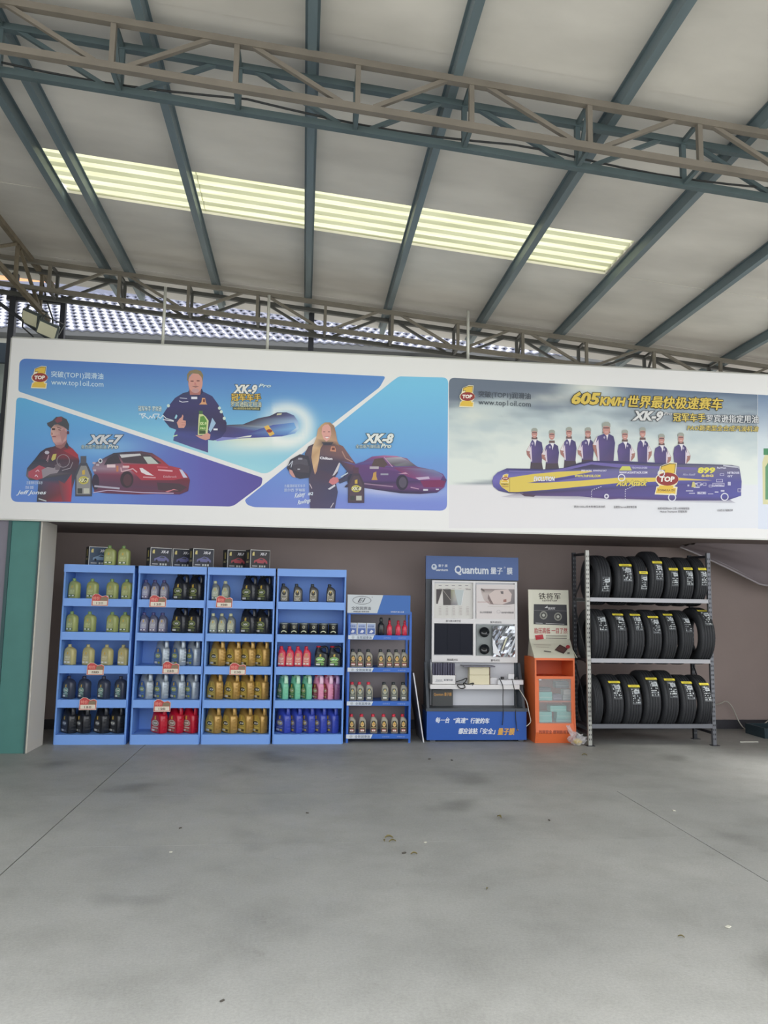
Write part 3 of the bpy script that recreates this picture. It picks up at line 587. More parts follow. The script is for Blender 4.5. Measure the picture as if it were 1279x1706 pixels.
B.poly([(565, 771), (567, 772), (563, 785), (557, 792), (554, 793)], (206, 200, 206)); B.poly([(546, 815), (558, 807), (559, 810), (550, 816)], (206, 204, 216)); B.line([(516, 806), (520, 814)], 1.2, (210, 190, 200)); B.line([(556, 838), (551, 846)], 1.2, (210, 200, 210))
B.poly([(550, 799), (556, 795), (563, 796), (565, 802), (560, 806), (554, 808), (548, 804)], (206, 120, 126)); B.text('AMSOIL', 568, 795, 580, 2.6, (200, 214, 226), slope=-.6) if False else B.line([(568, 795), (580, 788)], 1.8, (196, 210, 224)); B.line([(570, 752), (576, 764), (588, 770)], 1.8, (170, 130, 120))
B.text('古董漂移冠军车手', 474, 812, 509, 5, (200, 214, 236), body=.9, bold=.01); B.text('凯尔西 罗琳斯', 474, 819, 509, 5.4, (200, 214, 236), body=.9, bold=.01)
B.text('Kelsey', 491, 830, 509, 8, (220, 230, 244), bold=.02, shear=.35, slope=-.2); B.text('#2', 513, 825, 522, 5, (220, 230, 244), bold=.02, shear=.2); B.text('Rawlings', 496, 841, 518, 7, (220, 230, 244), bold=.02, shear=.35, slope=-.2)
B.text('XK-8', 605, 738, 656, 15, (224, 228, 224), bold=.05, shear=.28, edge=(50, 66, 70), ew=.045); B.text('全合成汽油机油', 593, 746.5, 633, 6, (190, 206, 206), edge=(70, 96, 110), body=.9); B.text('Pro', 634, 746.5, 652, 7, (210, 220, 216), bold=.04, shear=.3, edge=(60, 84, 100))
# purple car
B.poly([(577, 808), (574, 812), (600, 812), (640, 818), (668, 822), (700, 823), (728, 821), (740, 812), (744, 800), (738, 790), (722, 783), (700, 780), (690, 775), (678, 764), (660, 760), (640, 759), (620, 761), (606, 769), (593, 773), (570, 769), (592, 776), (590, 800)], (96, 42, 100),
       [(60, 50, 80), (50, 40, 60), (70, 50, 90), (50, 40, 80), (50, 40, 70), (80, 34, 80), (60, 40, 90), (120, 60, 130), (80, 50, 110), (120, 70, 140), (100, 60, 120), (90, 90, 150), (120, 50, 110), (140, 90, 130), (200, 130, 170), (170, 90, 140), (140, 70, 130), (90, 70, 130), (80, 74, 140), (90, 110, 180), (100, 60, 120), (90, 60, 120)])
B.poly([(619, 776), (624, 765), (638, 763), (646, 774), (640, 779)], (88, 70, 72)); B.poly([(642, 763), (668, 762), (682, 768), (694, 777), (660, 777), (652, 774)], (110, 124, 120), [(160, 160, 170), (180, 180, 190), (130, 120, 140), (90, 80, 100), (110, 120, 120), (96, 90, 100)]); B.line([(640, 762), (654, 778)], 1.2, (190, 150, 180))
B.poly([(655, 779), (696, 778), (725, 784), (738, 792), (734, 800), (700, 800), (680, 795)], (130, 60, 110), [(120, 50, 100), (110, 60, 110), (120, 130, 170), (110, 110, 160), (140, 70, 140), (150, 60, 130), (130, 50, 110)]); B.poly([(692, 796), (714, 794), (716, 798), (698, 800)], (190, 170, 200)); B.poly([(662, 790), (676, 787), (682, 792), (680, 790)], (190, 140, 170))
B.poly([(700, 801), (734, 800), (742, 802), (738, 812), (706, 812)], (124, 34, 90)); B.ell(670, 804, 10, 13, (48, 40, 64)); B.ell(671, 804, 6.5, 9, (84, 76, 96)); B.ell(585, 801, 6, 11, (44, 44, 70)); B.poly([(626, 790), (636, 790), (638, 806), (618, 802)], (150, 50, 90)) if False else None
B.poly([(622, 788), (627, 786), (627, 794), (629, 800), (619, 800), (621, 795)], (196, 150, 70)); B.quad(616, 777.5, 631, 781.5, (180, 170, 180)); B.quad(634, 789, 647, 791.8, (150, 150, 170)); B.line([(606, 806), (655, 811)], 2, (150, 120, 150)); B.line([(684, 812), (698, 815)], 1.6, (180, 140, 170)); B.quad(705, 815, 713, 818, (200, 200, 214)); B.quad(726, 814.5, 731, 816.5, (190, 190, 206))
bottle(580, 779, 27, 59, (70, 56, 76), (84, 66, 80), (90, 60, 80), 'XK-8', (226, 222, 190))
B.build('racing_poster_print', fn, fp, .00006)

# second poster: sky, streamliner, crew
B = Print(KP)
S4 = rnd([(748, 629), (1262, 657.5), (1262, 880), (748, 880)], [10, 1, 1, 1])
def hz(x): return 806+(x-748)*.004
def c4(x, y):
    top = 630+(x-748)*.0555; t_ = (y-top)/(hz(x)-top); n1 = fbm(x*.35, y*1.6, 60); n2 = fbm(x*.5+90, y*1.3, 26)
    c = lerp((104, 116, 134), (186, 200, 204), t_*3.0+n1*2.2+.0); c = lerp(c, (222, 228, 222), (t_-.30)*2.2+n2*1.2)
    c = lerp(c, (92, 114, 142), .75*max(0, 1-t_*4)*min(1, max(0, (x-1000)/60)))
    g = math.exp(-((x-985)/45)**2-((y-644)/11)**2)+.7*math.exp(-((x-910)/70)**2-((y-664)/9)**2)+.7*math.exp(-((x-800)/40)**2-((y-690)/14)**2); c = lerp(c, (224, 226, 214), min(1, g)*(.75+n2))
    if x < 835: c = lerp(c, (150, 158, 166), max(0, (y-(806-(x-748)*.13)))/6 if y < 806 else 0)
    if y > hz(x): c = lerp((226, 223, 226), (222, 224, 230), (x-900)/300)
    return c
B.field(S4, c4, 4)
0 and B.field([(748, 806), (1262, 808), (1262, 881), (748, 858)], lambda x, y: lerp((224, 222, 226), (228, 222, 226), (y-806)/50), 20)
S5 = [(1262.5, 657.5), (1400, 665), (1400, 888), (1262.5, 881)]
B.field(S5, lambda x, y: lerp((112, 136, 168), (206, 216, 222), (y-658)/75) if y < 740 else lerp((206, 216, 222), (214, 220, 234), (y-740)/60), 12)
for x in (1272, 1322): 
    B.poly([(x-1, 840), (x-2, 770), (x+2, 758), (x+34, 758), (x+40, 776), (x+40, 842)], (214, 210, 160)); B.quad(x, 747, x+22, 758, (66, 140, 96)); B.poly([(x+3, 832), (x+3, 778), (x+8, 770), (x+30, 770), (x+35, 780), (x+35, 834)], (92, 150, 110)); logo(B, x+20, 790, 16, 24, True)
# crew standing behind the streamliner
def person(cx, cap, tl, tr, sh, bot, s=1.0, side=-1, big=False):
    sk_ = (196, 140, 130); pu = (84, 74, 140); tw = (tr-tl)
    B.poly([(tl+tw*.05, bot), (tl+tw*.1, bot-14), (tr-tw*.1, bot-14), (tr, bot)], (78, 66, 78))
    ax = tl-5 if side < 0 else tr+5; bx = tl+2 if side < 0 else tr-2
    B.poly([(bx, sh+4), (ax, sh+17), (ax+side*-1, sh+24), (bx-side*3, bot-14), (bx-side*7, bot-16), (ax-side*5, sh+21), (bx-side*5, sh+12)], (168, 116, 108))
    B.poly([(bx-side*2, sh+1), (ax-side*.5, sh+17), (ax-side*6, sh+18), (bx-side*5, sh+10)], (222, 214, 218))
    B.poly([(tl+tw*.12, bot-12), (tl+tw*.02, sh+14), (tl+tw*.1, sh+3), (cx-4, sh-1), (cx+4, sh-1), (tr-tw*.1, sh+3), (tr-tw*.02, sh+14), (tr-tw*.1, bot-12)], pu, [(90, 76, 124), (100, 80, 140), (86, 76, 134), (80, 70, 124), (76, 68, 120), (70, 62, 110), (74, 66, 118), (90, 70, 110)])
    B.poly([(tl+tw*.02, sh+14), (tl+tw*.14, sh+8), (tl+tw*.2, bot-14), (tl+tw*.12, bot-14)], (216, 200, 214)) if side < 0 else B.poly([(tr-tw*.02, sh+14), (tr-tw*.14, sh+8), (tr-tw*.16, bot-14), (tr-tw*.1, bot-14)], (216, 200, 214))
    B.poly([(cx-4, sh-3), (cx+4, sh-3), (cx+1, sh+10), (cx, sh+3)], (230, 224, 230)); B.poly([(cx-4.6*s, sh-6), (cx+4.6*s, sh-6), (cx+5*s, sh-2), (cx-5*s, sh-2)], (110, 84, 84))
    B.ell(cx, cap+9.5*s, 4.8*s, 7.6*s, sk_, 14); B.poly([(cx-5.4*s, cap+6.6*s), (cx-5*s, cap+2*s), (cx-2*s, cap), (cx+2.6*s, cap), (cx+5*s, cap+2.4*s), (cx+5.2*s, cap+6.8*s), (cx, cap+5.2*s)], (158, 162, 152))
    B.quad(cx-4*s, cap+7*s, cx+4*s, cap+8.6*s, (110, 80, 84)); B.line([(cx-2*s, cap+13*s), (cx+2*s, cap+13*s)], .9, (226, 196, 190)); B.ell(cx-3.5 if side < 0 else cx+4, sh+5, 1.6, 2, (170, 160, 190), 8)
for a in ((890.5, 713, 882, 905, 734, 783, 1, -1), (919.5, 716, 907, 932, 740, 784, 1, -1), (948, 711.5, 938, 961, 733, 780, 1, -1), (979.5, 712, 967, 990, 733, 778, 1, -1), (1041, 716, 1028, 1053, 738, 786, 1, 1), (1070.5, 712, 1061, 1081, 735, 788, 1, 1), (1102, 723, 1089, 1113, 744, 790, 1, 1), (1134, 721, 1121, 1145, 742, 790, 1, 1), (1010, 703, 992, 1025, 724, 782, 1.3, -1)): person(*a)
# streamliner body
body = [(820, 802), (822, 794), (829, 787), (844, 780.5), (884, 781), (906, 782), (937, 780), (965, 771), (982, 768), (1030, 768), (1095, 771), (1161, 773), (1219, 775), (1231, 777.5), (1235, 802), (1234, 826), (1211, 834), (1116, 834), (1030, 831), (1016, 832), (965, 827), (887, 826), (870, 822), (848, 822), (831, 818), (822, 811)]
B.poly([(835, 828), (1225, 838), (1212, 831), (860, 822)], (160, 152, 166), [(206, 202, 210), (196, 196, 206), (120, 110, 140), (150, 140, 160)])
B.poly(body, (80, 72, 142), [(110, 100, 180), (104, 100, 180), (92, 88, 160), (66, 60, 120), (62, 56, 110), (60, 56, 100), (60, 52, 90), (56, 50, 90), (60, 54, 100), (66, 58, 110), (70, 62, 120), (66, 62, 112), (80, 80, 110), (110, 106, 130), (80, 78, 150), (80, 80, 160), (76, 66, 124), (72, 60, 112), (90, 66, 120), (86, 66, 120), (84, 66, 126), (88, 66, 120), (70, 56, 90), (70, 60, 100), (74, 70, 130), (90, 84, 160)])
B.poly([(905, 787), (940, 780), (985, 770), (1030, 773), (1090, 777), (1160, 779), (1160, 783), (1030, 779), (985, 774), (950, 782), (930, 787)], (110, 98, 168)); B.line([(848, 785), (900, 786)], 1.4, (120, 112, 180))
B.poly([(833, 800), (848, 796), (887, 790), (930, 786), (982, 784), (987, 786), (948, 793), (913, 799), (877, 805), (913, 804), (965, 801), (1030, 796), (1092, 796), (1130, 796), (1186, 800.5), (1130, 800.5), (1082, 803), (1030, 805), (965, 811), (913, 816), (862, 820), (848, 820), (836, 812), (832, 806)], (222, 196, 76))
B.poly([(877, 805), (913, 799), (948, 793.5), (985, 788), (965, 795), (930, 801), (913, 803)], (78, 70, 140)); B.line([(849, 796), (849, 820)], .7, (150, 120, 50))
B.poly([(866, 822), (893, 825), (889, 828), (874, 827)], (80, 60, 84)); logo(B, 841.5, 797, 13, 15, True); B.text('FORMULA', 835, 808.5, 847, 3, (120, 90, 40), bold=.03); B.line([(836, 811), (847, 811)], .8, (160, 60, 50))
B.text('EVOLUTION', 889, 801.5, 924, 7.5, (236, 236, 240), bold=.03, shear=.2, edge=(120, 110, 150), ew=.03, slope=0); B.text('WWW.TOP1OIL.COM', 957, 795, 1000, 4, (230, 216, 90), bold=.04); B.text('SPEED RACING   BONNEVILLE SALT', 968, 785.5, 1010, 2.6, (220, 216, 236), bold=.03)
B.poly([(1031, 784), (1036, 777), (1049, 777), (1052, 784)], (206, 206, 90)); B.text('TECHNOLOGIES', 1052, 781, 1078, 3, (190, 186, 220), bold=.03); B.text('WWW.ACKATTACK.COM', 1031, 789, 1078, 3.4, (226, 222, 240), bold=.04)
B.text('Ack Attack', 1026, 809.5, 1078, 9, (226, 206, 84), bold=.035, shear=.4, edge=(56, 50, 60), ew=.03, slope=-.01)
logo(B, 1110.5, 797.5, 41, 55); B.text('FORMULA ZX', 1096, 818.5, 1124, 3.2, (130, 90, 40), bold=.03)
B.text('899', 1161.5, 788, 1191, 9, (226, 216, 70), bold=.05, shear=.12); B.text('S-BG', 1168, 794.5, 1188, 3.6, (226, 206, 110), bold=.05); B.text('Mike Akatiff', 1137, 792.5, 1158, 3.6, (170, 170, 200), shear=.3)
wv = (206, 204, 226)
B.text('PacWest', 1194, 781, 1209, 3, wv, bold=.04); B.text('NITROUS', 1211, 789.5, 1231, 3.4, wv, bold=.05); B.text('GT', 1211, 795, 1220, 3, wv, bold=.05)
for q, r_ in (((1035, 796), 4.6), ((1101, 789), 4.6), ((1119, 829), 5.2), ((1206.5, 828), 5), ((1010, 827), 3.6)): B.ring(q[0], q[1], r_, r_+1.6, (222, 222, 232)) if r_ > 4 else B.ell(q[0], q[1], 4, 4.2, (214, 212, 226))
B.ell(1010, 827, 1.8, 2, (90, 80, 120))
for x, y, ww, hh in ((1146, 809, 3, 3), (1160, 806, 8, 3), (1160, 812, 10, 2), (1164, 807, 7, 6), (1173, 807, 6, 5), (1183, 810, 6, 4), (1198, 801, 11, 5), (1196, 808, 20, 6), (1202, 791, 7, 4), (1148, 818, 12, 1.6), (1168, 821.5, 15, 4), (1193, 820, 6, 2), (1203, 818, 6, 3), (1214, 806, 5, 6), (1231, 817, 6, 6), (1152, 822, 10, 1.4), (1183, 823, 9, 1.2)):
    B.quad(x-ww/2, y-hh/2, x+ww/2, y+hh/2, (190, 188, 214))
    if hh > 3 and ww > 5: B.quad(x-ww/2+.8, y-hh/2+.8, x+ww/2-.8, y+hh/2-.8, (92, 84, 150))
B.poly([(1151, 812), (1153, 803), (1156, 803), (1159, 812)], (200, 190, 120)); B.text('CAMPBELL', 1187, 810, 1205, 2.6, (206, 204, 226), bold=.04); B.text('VP', 1165, 809, 1170, 3, wv, bold=.05); B.text('RCE', 1162, 823, 1174, 2.6, wv, bold=.05)
B.line([(1204, 776), (1230, 779), (1230, 781)], 2.4, (190, 190, 206))
for pts_ in ([(985, 836), (985, 817), (1003, 810)], [(1041, 836), (1041, 816), (1058, 809)]):
    for a, b in zip(pts_[:-1], pts_[1:]):
        nn = 5
        for k in range(nn): B.line([(a[0]+(b[0]-a[0])*k/nn, a[1]+(b[1]-a[1])*k/nn), (a[0]+(b[0]-a[0])*(k+.55)/nn, a[1]+(b[1]-a[1])*(k+.55)/nn)], .9, (226, 222, 236), up=0)
for s_, x0, y0, x1 in (('两台1350cc铃木隼增压发动机', 956, 846, 1008), ('后置型Garrett涡轮增压器', 1022, 846.5, 1060), ('米其林定制600+公里/小时特制轮胎', 1095, 849, 1148), ('Mickey Thompson 实验轮胎', 1099, 854, 1144), ('1,050匹马力最高功率', 1194, 852, 1220)): B.text(s_, x0, y0, x1, 3.6, (96, 92, 100), body=.85, bold=.01)
logo(B, 778, 660.5, 27, 37)
brand(797, 661, (70, 78, 90), None)
B.text('605', 951.5, 672.5, 1000, 18.5, (220, 190, 72), bold=.05, shear=.22, edge=(60, 50, 30), ew=.04, slope=.03); B.text('KM/H', 998, 675, 1042, 13.5, (220, 190, 72), bold=.05, shear=.22, edge=(60, 50, 30), ew=.04, slope=.03)
B.text('世界最快极速赛车', 1046, 677.5, 1205, 20, (222, 192, 70), bold=.035, shear=.2, edge=(56, 48, 30), ew=.045, slope=.03, body=.93)
B.text('XK-9', 1052, 700, 1104, 15, (216, 216, 214), bold=.05, shear=.28, edge=(70, 70, 76), ew=.045, slope=.015); B.text('Pro', 1105, 692, 1119, 5, (200, 200, 200), bold=.03, shear=.3, edge=(90, 90, 96), ew=.03)
B.text('冠军车手', 1121, 701.5, 1175, 14, (222, 198, 92), bold=.03, edge=(60, 52, 36), ew=.045, slope=.015, body=.93); B.text('罗宾逊指定用油', 1176, 703, 1263, 13, (214, 216, 216), bold=.02, edge=(84, 88, 96), ew=.045, slope=.015, body=.93)
B.text('PAO新类型全合成汽油机油', 1144, 717, 1263, 9.5, (214, 192, 96), bold=.02, shear=.2, edge=(76, 68, 44), ew=.04, slope=.015, body=.93)
B.build('record_car_poster_print', fn, fp, .00006)

# ------------------------------------------------------------------ green pillar
pl = thing('pillar', 'green clad square pillar with white side under the signboard', 'pillar', (-2.9, 8.0, 0))
W().box(-3.22, -2.655, 8.0, 8.45, 0, BZ0-.002).build('core', mat('pale_pillar_board', (214, 208, 196), .6), pl)
W().box(-2.93, -2.665, 7.985, 8.0, .0, BZ0-.004).build('front_panel', mat('green_panel', (74, 128, 122), .55, var=.04), pl)
W().box(-3.21, -2.965, 7.985, 8.0, .0, BZ0-.004).build('outer_panel', mat('mauve_grey_panel', (128, 124, 136), .6), pl)
for x0, x1 in ((-2.96, -2.93), (-2.665, -2.652)): W().box(x0, x1, 7.97, 7.985, 0, BZ0-.004).build('corner_trim', mat('dark_green_trim', (50, 82, 84), .5), pl)
W().box(-2.655, -2.638, 7.99, 8.45, 0, BZ0-.004).build('side_panel', mat('ivory_panel', (206, 200, 188), .6), pl)
# ------------------------------------------------------------------ blue shelf units
blue = mat('sky_blue_board', (110, 156, 226), .45, k=1.0); blue2 = mat('sky_blue_board_edge', (122, 166, 236), .45, k=1.0)
SHF = 8.45; SZT = [1.475+.036, 1.158, .81, .458, .102]           # board top heights; the fronts stand at y = 8.45
UN = [(-2.535, -1.805), (-1.765, -1.045), (-1.035, -.305), (-.285, .47)]
ORD = ['first', 'second', 'third', 'fourth', 'fifth', 'sixth', 'seventh']
UNAME = ['leftmost', 'second', 'third', 'fourth']
UD = .36
for i, (x0, x1) in enumerate(UN):
    t = thing('shelf_unit', ['blue shelf unit nearest the green pillar, holding green and beige bottles', 'second blue shelf unit, with silver and red oil jugs low down', 'third blue shelf unit, with three rows of gold oil jugs', 'fourth blue shelf unit, with antifreeze jugs, next to the wire-thin display rack'][i].replace('wire-thin ', 'white and blue '), 'shelf', ((x0+x1)/2, SHF, 0), 0, 'blue shelf units')
    zt = 1.87
    for a, b in ((x0, x0+.018), (x1-.018, x1)): W().box(a, b, SHF+.004, SHF+UD, 0, zt-.005).build('side_panel', blue, t)
    W().box(x0+.018, x1-.018, SHF+UD-.012, SHF+UD, 0, zt).build('back_panel', blue, t)
    W().box(x0, x1, SHF, SHF+UD, zt-.018, zt).build('top_board', blue, t)
    W().box(x0, x1, SHF-.012, SHF, zt-.082, zt).build('top_fascia', blue2, t)
    for z in SZT:
        W().box(x0+.018, x1-.018, SHF, SHF+UD-.012, z-.018, z).build('shelf_board', blue, t)
        W().box(x0+.012, x1-.012, SHF-.012, SHF, z-.082 if z > .2 else 0, z).build('shelf_fascia', blue2, t)

# ------------------------------------------------------------------ containers
def se(cx, cy, z, a, b, p=4, n=16):      # superellipse ring
    out = []
    for k in range(n):
        th = 2*math.pi*(k+.5)/n; c, s_ = math.cos(th), math.sin(th)
        out.append((cx+a*math.copysign(abs(c)**(2/p), c), cy+b*math.copysign(abs(s_)**(2/p), s_), z))
    return out
PROTO = {}
def keep(o):                             # a prototype is used up by its first placement
    return o
def label_print(kind, fc, pc, ec, name, bw, bh, z0):
    """printed label in (x, z) metres, centred at x=0, bottom z0"""
    P = Print(.95); w2 = bw/2
    top = z0+bh
    P.poly([(-w2, z0), (w2, z0), (w2, top-bh*.35), (w2*.5, top), (-w2*.5, top), (-w2, top-bh*.35)], pc)
    if kind == 'medal':
        P.ell(0, z0+bh*.52, w2*.78, bh*.19, ec); P.ell(0, z0+bh*.52, w2*.6, bh*.13, fc); P.text(name, -w2*.5, z0+bh*.46, w2*.5, bh*.11, (236, 236, 226), bold=.06, shear=.2, down=False)
        P.quad(-w2*.7, z0+bh*.22, w2*.7, z0+bh*.30, ec); P.quad(-w2*.75, z0+bh*.05, -w2*.05, z0+bh*.17, (226, 226, 220)); P.quad(w2*.1, z0+bh*.05, w2*.6, z0+bh*.17, fc)
    elif kind == 'stripe':
        P.quad(-w2, z0+bh*.03, w2*.95, z0+bh*.2, fc); P.text(name, -w2*.75, z0+bh*.42, w2*.75, bh*.18, ec, bold=.06, shear=.2, down=False); P.quad(-w2*.7, z0+bh*.3, w2*.6, z0+bh*.35, ec); P.quad(-w2*.9, z0+bh*.06, -w2*.3, z0+bh*.17, (236, 236, 230)); P.quad(w2*.1, z0+bh*.06, w2*.7, z0+bh*.17, (236, 236, 230))
    elif kind == 'shield':
        P.ell(0, z0+bh*.68, w2*.62, bh*.2, ec); P.text('TOP', -w2*.4, z0+bh*.64, w2*.4, bh*.1, fc, bold=.05, down=False); P.quad(-w2*.8, z0+bh*.36, w2*.8, z0+bh*.42, ec); P.quad(-w2*.75, z0+bh*.05, w2*.75, z0+bh*.28, fc); P.text(name, -w2*.6, z0+bh*.09, w2*.6, bh*.12, (240, 236, 226), bold=.06, down=False)
    P.poly([(-w2*.16, top-bh*.26), (w2*.16, top-bh*.26), (w2*.16, top-bh*.06), (-w2*.02, top-bh*.06), (-w2*.16, top-bh*.12)], (226, 186, 60))
    return P
def quart(name, body, cap, lab, fcol, ecol, txt, kind='medal', lw=.072, h=.225, w_=.098, d=.058, nx=-.012, rough=.35, catname='bottle'):
    t = bpy.data.objects.new(name, None); COL.objects.link(t); t['category'] = catname
    bm_ = mat('plastic_'+body[0], body[1], rough, coat=.2); cm_ = mat('cap_'+cap[0], cap[1], .4)
    a, b = w_/2, d/2; hb = h*.88
    bx = w_ > .12
    rs = [se(0, 0, 0, a*.93, b*.9, 5), se(0, 0, .006, a, b, 5), se(0, 0, hb*(.70 if bx else .64), a, b, 5), se(0, 0, hb*(.78 if bx else .73), a*.97, b), se(nx*.25, 0, hb*(.86 if bx else .82), a*.84, b*.92, 3.5), se(nx*.7, 0, hb*.92, a*.54, b*.75, 3), se(nx, 0, hb*.955, .018, .018, 2), se(nx, 0, hb, .017, .017, 2)]
    bd_ = MB().rings(rs).build('body', bm_, t)
    m = MB(); m.lathe([(.0185, hb-.012), (.0195, hb-.010), (.0195, hb+.012), (.0165, hb+.018), (.012, hb+.019)], 14, (nx, 0, 0)); m.build('cap', cm_, t)
    b2 = b+.0012
    g = MB(); 
    for sx in (-1, 1): g.add([(sx*a*.78, -b2, hb*.10), (sx*a*.84, -b2, hb*.10), (sx*a*.84, -b2, hb*.6), (sx*a*.78, -b2, hb*.6)], [(0, 1, 2, 3) if sx > 0 else (3, 2, 1, 0)])
    label_print(kind, fcol, lab, ecol, txt, lw, hb*.66, hb*.07).build('label', lambda x, z, q: (x, -b2-q, z), bd_, .00025)
    return t
def jug(name, body, cap, lab, fcol, ecol, txt, h=.285, w_=.185, d=.105, handle=None, kind='medal', rough=.3):
    t = bpy.data.objects.new(name, None); COL.objects.link(t); t['category'] = 'jug'
    bm_ = mat('plastic_'+body[0], body[1], rough, body[2] if len(body) > 2 else 0, coat=.15); cm_ = mat('cap_'+cap[0], cap[1], .4)
    hm_ = mat('plastic_'+handle[0], handle[1], rough, coat=.2) if handle else bm_
    a, b = w_/2, d/2; hb = h*.66
    rs = [se(0, 0, 0, a*.93, b*.9), se(0, 0, .008, a, b), se(0, 0, hb*.45, a*.985, b*.97), se(0, 0, hb*.62, a, b), se(0, 0, hb*.9, a, b, 3.6), se(-a*.04, 0, hb, a*.92, b*.96, 3.2),
          se(-a*.36, 0, h*.73, a*.58, b*.82, 3), se(-a*.46, 0, h*.84, a*.42, b*.62, 2.6), se(-a*.46, 0, h*.9, .024, .024, 2), se(-a*.46, 0, h*.94, .022, .022, 2)]
    bd_ = MB().rings(rs).build('body', bm_, t)
    MB().lathe([(.024, h*.925), (.026, h*.93), (.026, h*.99), (.021, h), (.01, h+.001)], 14, (-a*.46, 0, 0)).build('cap', cm_, t)
    # grip: a strap from the neck over to the outer shoulder
    pts_ = [(-a*.25, 0, h*.86), (a*.05, 0, h*.93), (a*.5, 0, h*.965), (a*.80, 0, h*.92), (a*.88, 0, h*.80), (a*.86, 0, hb*.96)]
    sm = []
    for k in range(len(pts_)-1):
        for q in range(3): sm.append(Vector(pts_[k]).lerp(Vector(pts_[k+1]), q/3))
    sm.append(Vector(pts_[-1])); vs = MB(); R_ = []
    for i_, p in enumerate(sm):
        dn = (sm[min(i_+1, len(sm)-1)]-sm[max(i_-1, 0)]).normalized(); nn = Vector((-dn.z, 0, dn.x)); ww = .026+.006*(i_/len(sm))
        R_.append([tuple(p+nn*(.0135*math.cos(2*math.pi*k/10))+Vector((0, 1, 0))*(ww*.8*math.sin(2*math.pi*k/10))) for k in range(10)])
    vs.rings(R_, flip=True); vs.build('handle', hm_, t)
    # grip ribs on the narrow end
    g = MB()
    for k in range(4): g.box(a-.001, a+.0035, -b*.5, b*.5, hb*(.2+.17*k), hb*(.2+.17*k)+.012, .001)
    g.build('grip_ribs', bm_, bd_)
    b2 = b+.0015
    label_print(kind, fcol, lab, ecol, txt, w_*.86, hb*.92, hb*.05).build('label', lambda x, z, q: (x-a*.04, -b2-q, z), bd_, .0003)
    return t
def box_pack(name, w_, d, h, face, side, fcol, txt, tc, art=None, cat='box'):
    t = bpy.data.objects.new(name, None); COL.objects.link(t); t['category'] = cat
    t0 = t; t = MB().box(-w_/2, w_/2, -d/2, d/2, 0, h, .0015).build('carton', mat('card_'+side[0], side[1], .5), t0)
    P = Print(.95); P.quad(-w_/2, 0, w_/2, h, (226, 226, 220)); P.quad(-w_/2+.006, .006, w_/2-.003, h-.006, face)
    if art == 'car':
        P.poly([(-w_*.32, h*.3), (-w_*.3, h*.42), (-w_*.12, h*.5), (w_*.02, h*.58), (w_*.2, h*.54), (w_*.36, h*.4), (w_*.38, h*.28)], fcol); P.poly([(-w_*.08, h*.48), (w_*.03, h*.55), (w_*.17, h*.51), (w_*.14, h*.45)], (70, 76, 84)); P.ell(-w_*.2, h*.3, w_*.05, h*.07, (30, 30, 36)); P.ell(w_*.24, h*.28, w_*.05, h*.07, (30, 30, 36))
        P.text(txt, -w_*.02, h*.72, w_*.34, h*.14, tc, bold=.04, shear=.25, down=False); P.poly([(-w_*.4, h*.68), (-w_*.3, h*.68), (-w_*.3, h*.88), (-w_*.36, h*.88), (-w_*.4, h*.8)], (222, 206, 120)); P.quad(-w_*.4, h*.1, -w_*.14, h*.15, (190, 190, 190))
        for k in range(3): P.quad(w_*(-.05+.12*k), h*.07, w_*(.03+.12*k), h*.17, (206, 210, 200))
    else:
        P.quad(-w_*.42, h*.08, w_*.42, h*.55, fcol); P.text(txt, -w_*.36, h*.66, w_*.36, h*.12, tc, bold=.03, down=False); P.poly([(-w_*.2, h*.2), (w_*.1, h*.16), (w_*.28, h*.34), (0, h*.44), (-w_*.1, h*.3)], (226, 230, 240))
    P.build('front_print', lambda x, z, q: (x, -d/2-.0006-q, z), t, .00025)
    P = Print(.95); P.quad(-d/2+.004, .004, d/2-.004, h-.004, (44, 46, 50)); P.text(txt, -d*.3, h*.3, d*.3, h*.1, (206, 196, 140), bold=.04, down=False); P.quad(-d*.1, h*.5, d*.15, h*.85, (196, 180, 90)); P.build('end_print', lambda x, z, q: (-w_/2-.0006-q, -x, z), t, .00025)
    return t0
KN = {}
def first(key, fn_):
    if key not in KN: KN[key] = [fn_(), False]
    return KN[key]
def put(key, fn_, X, Y, z, rz, label, group):
    k = first(key, fn_)
    if not k[1]:
        k[1] = True; o = k[0]; o.location = (X, Y, z); o.rotation_euler = (0, 0, rz); o['label'] = label
        if group: o['group'] = group
        return o
    return dup(k[0], (X, Y, z), rz, label, group)
R = math.radians
YF = 8.55
def X_(px, py, Y=YF): return onY(px, py, Y).x
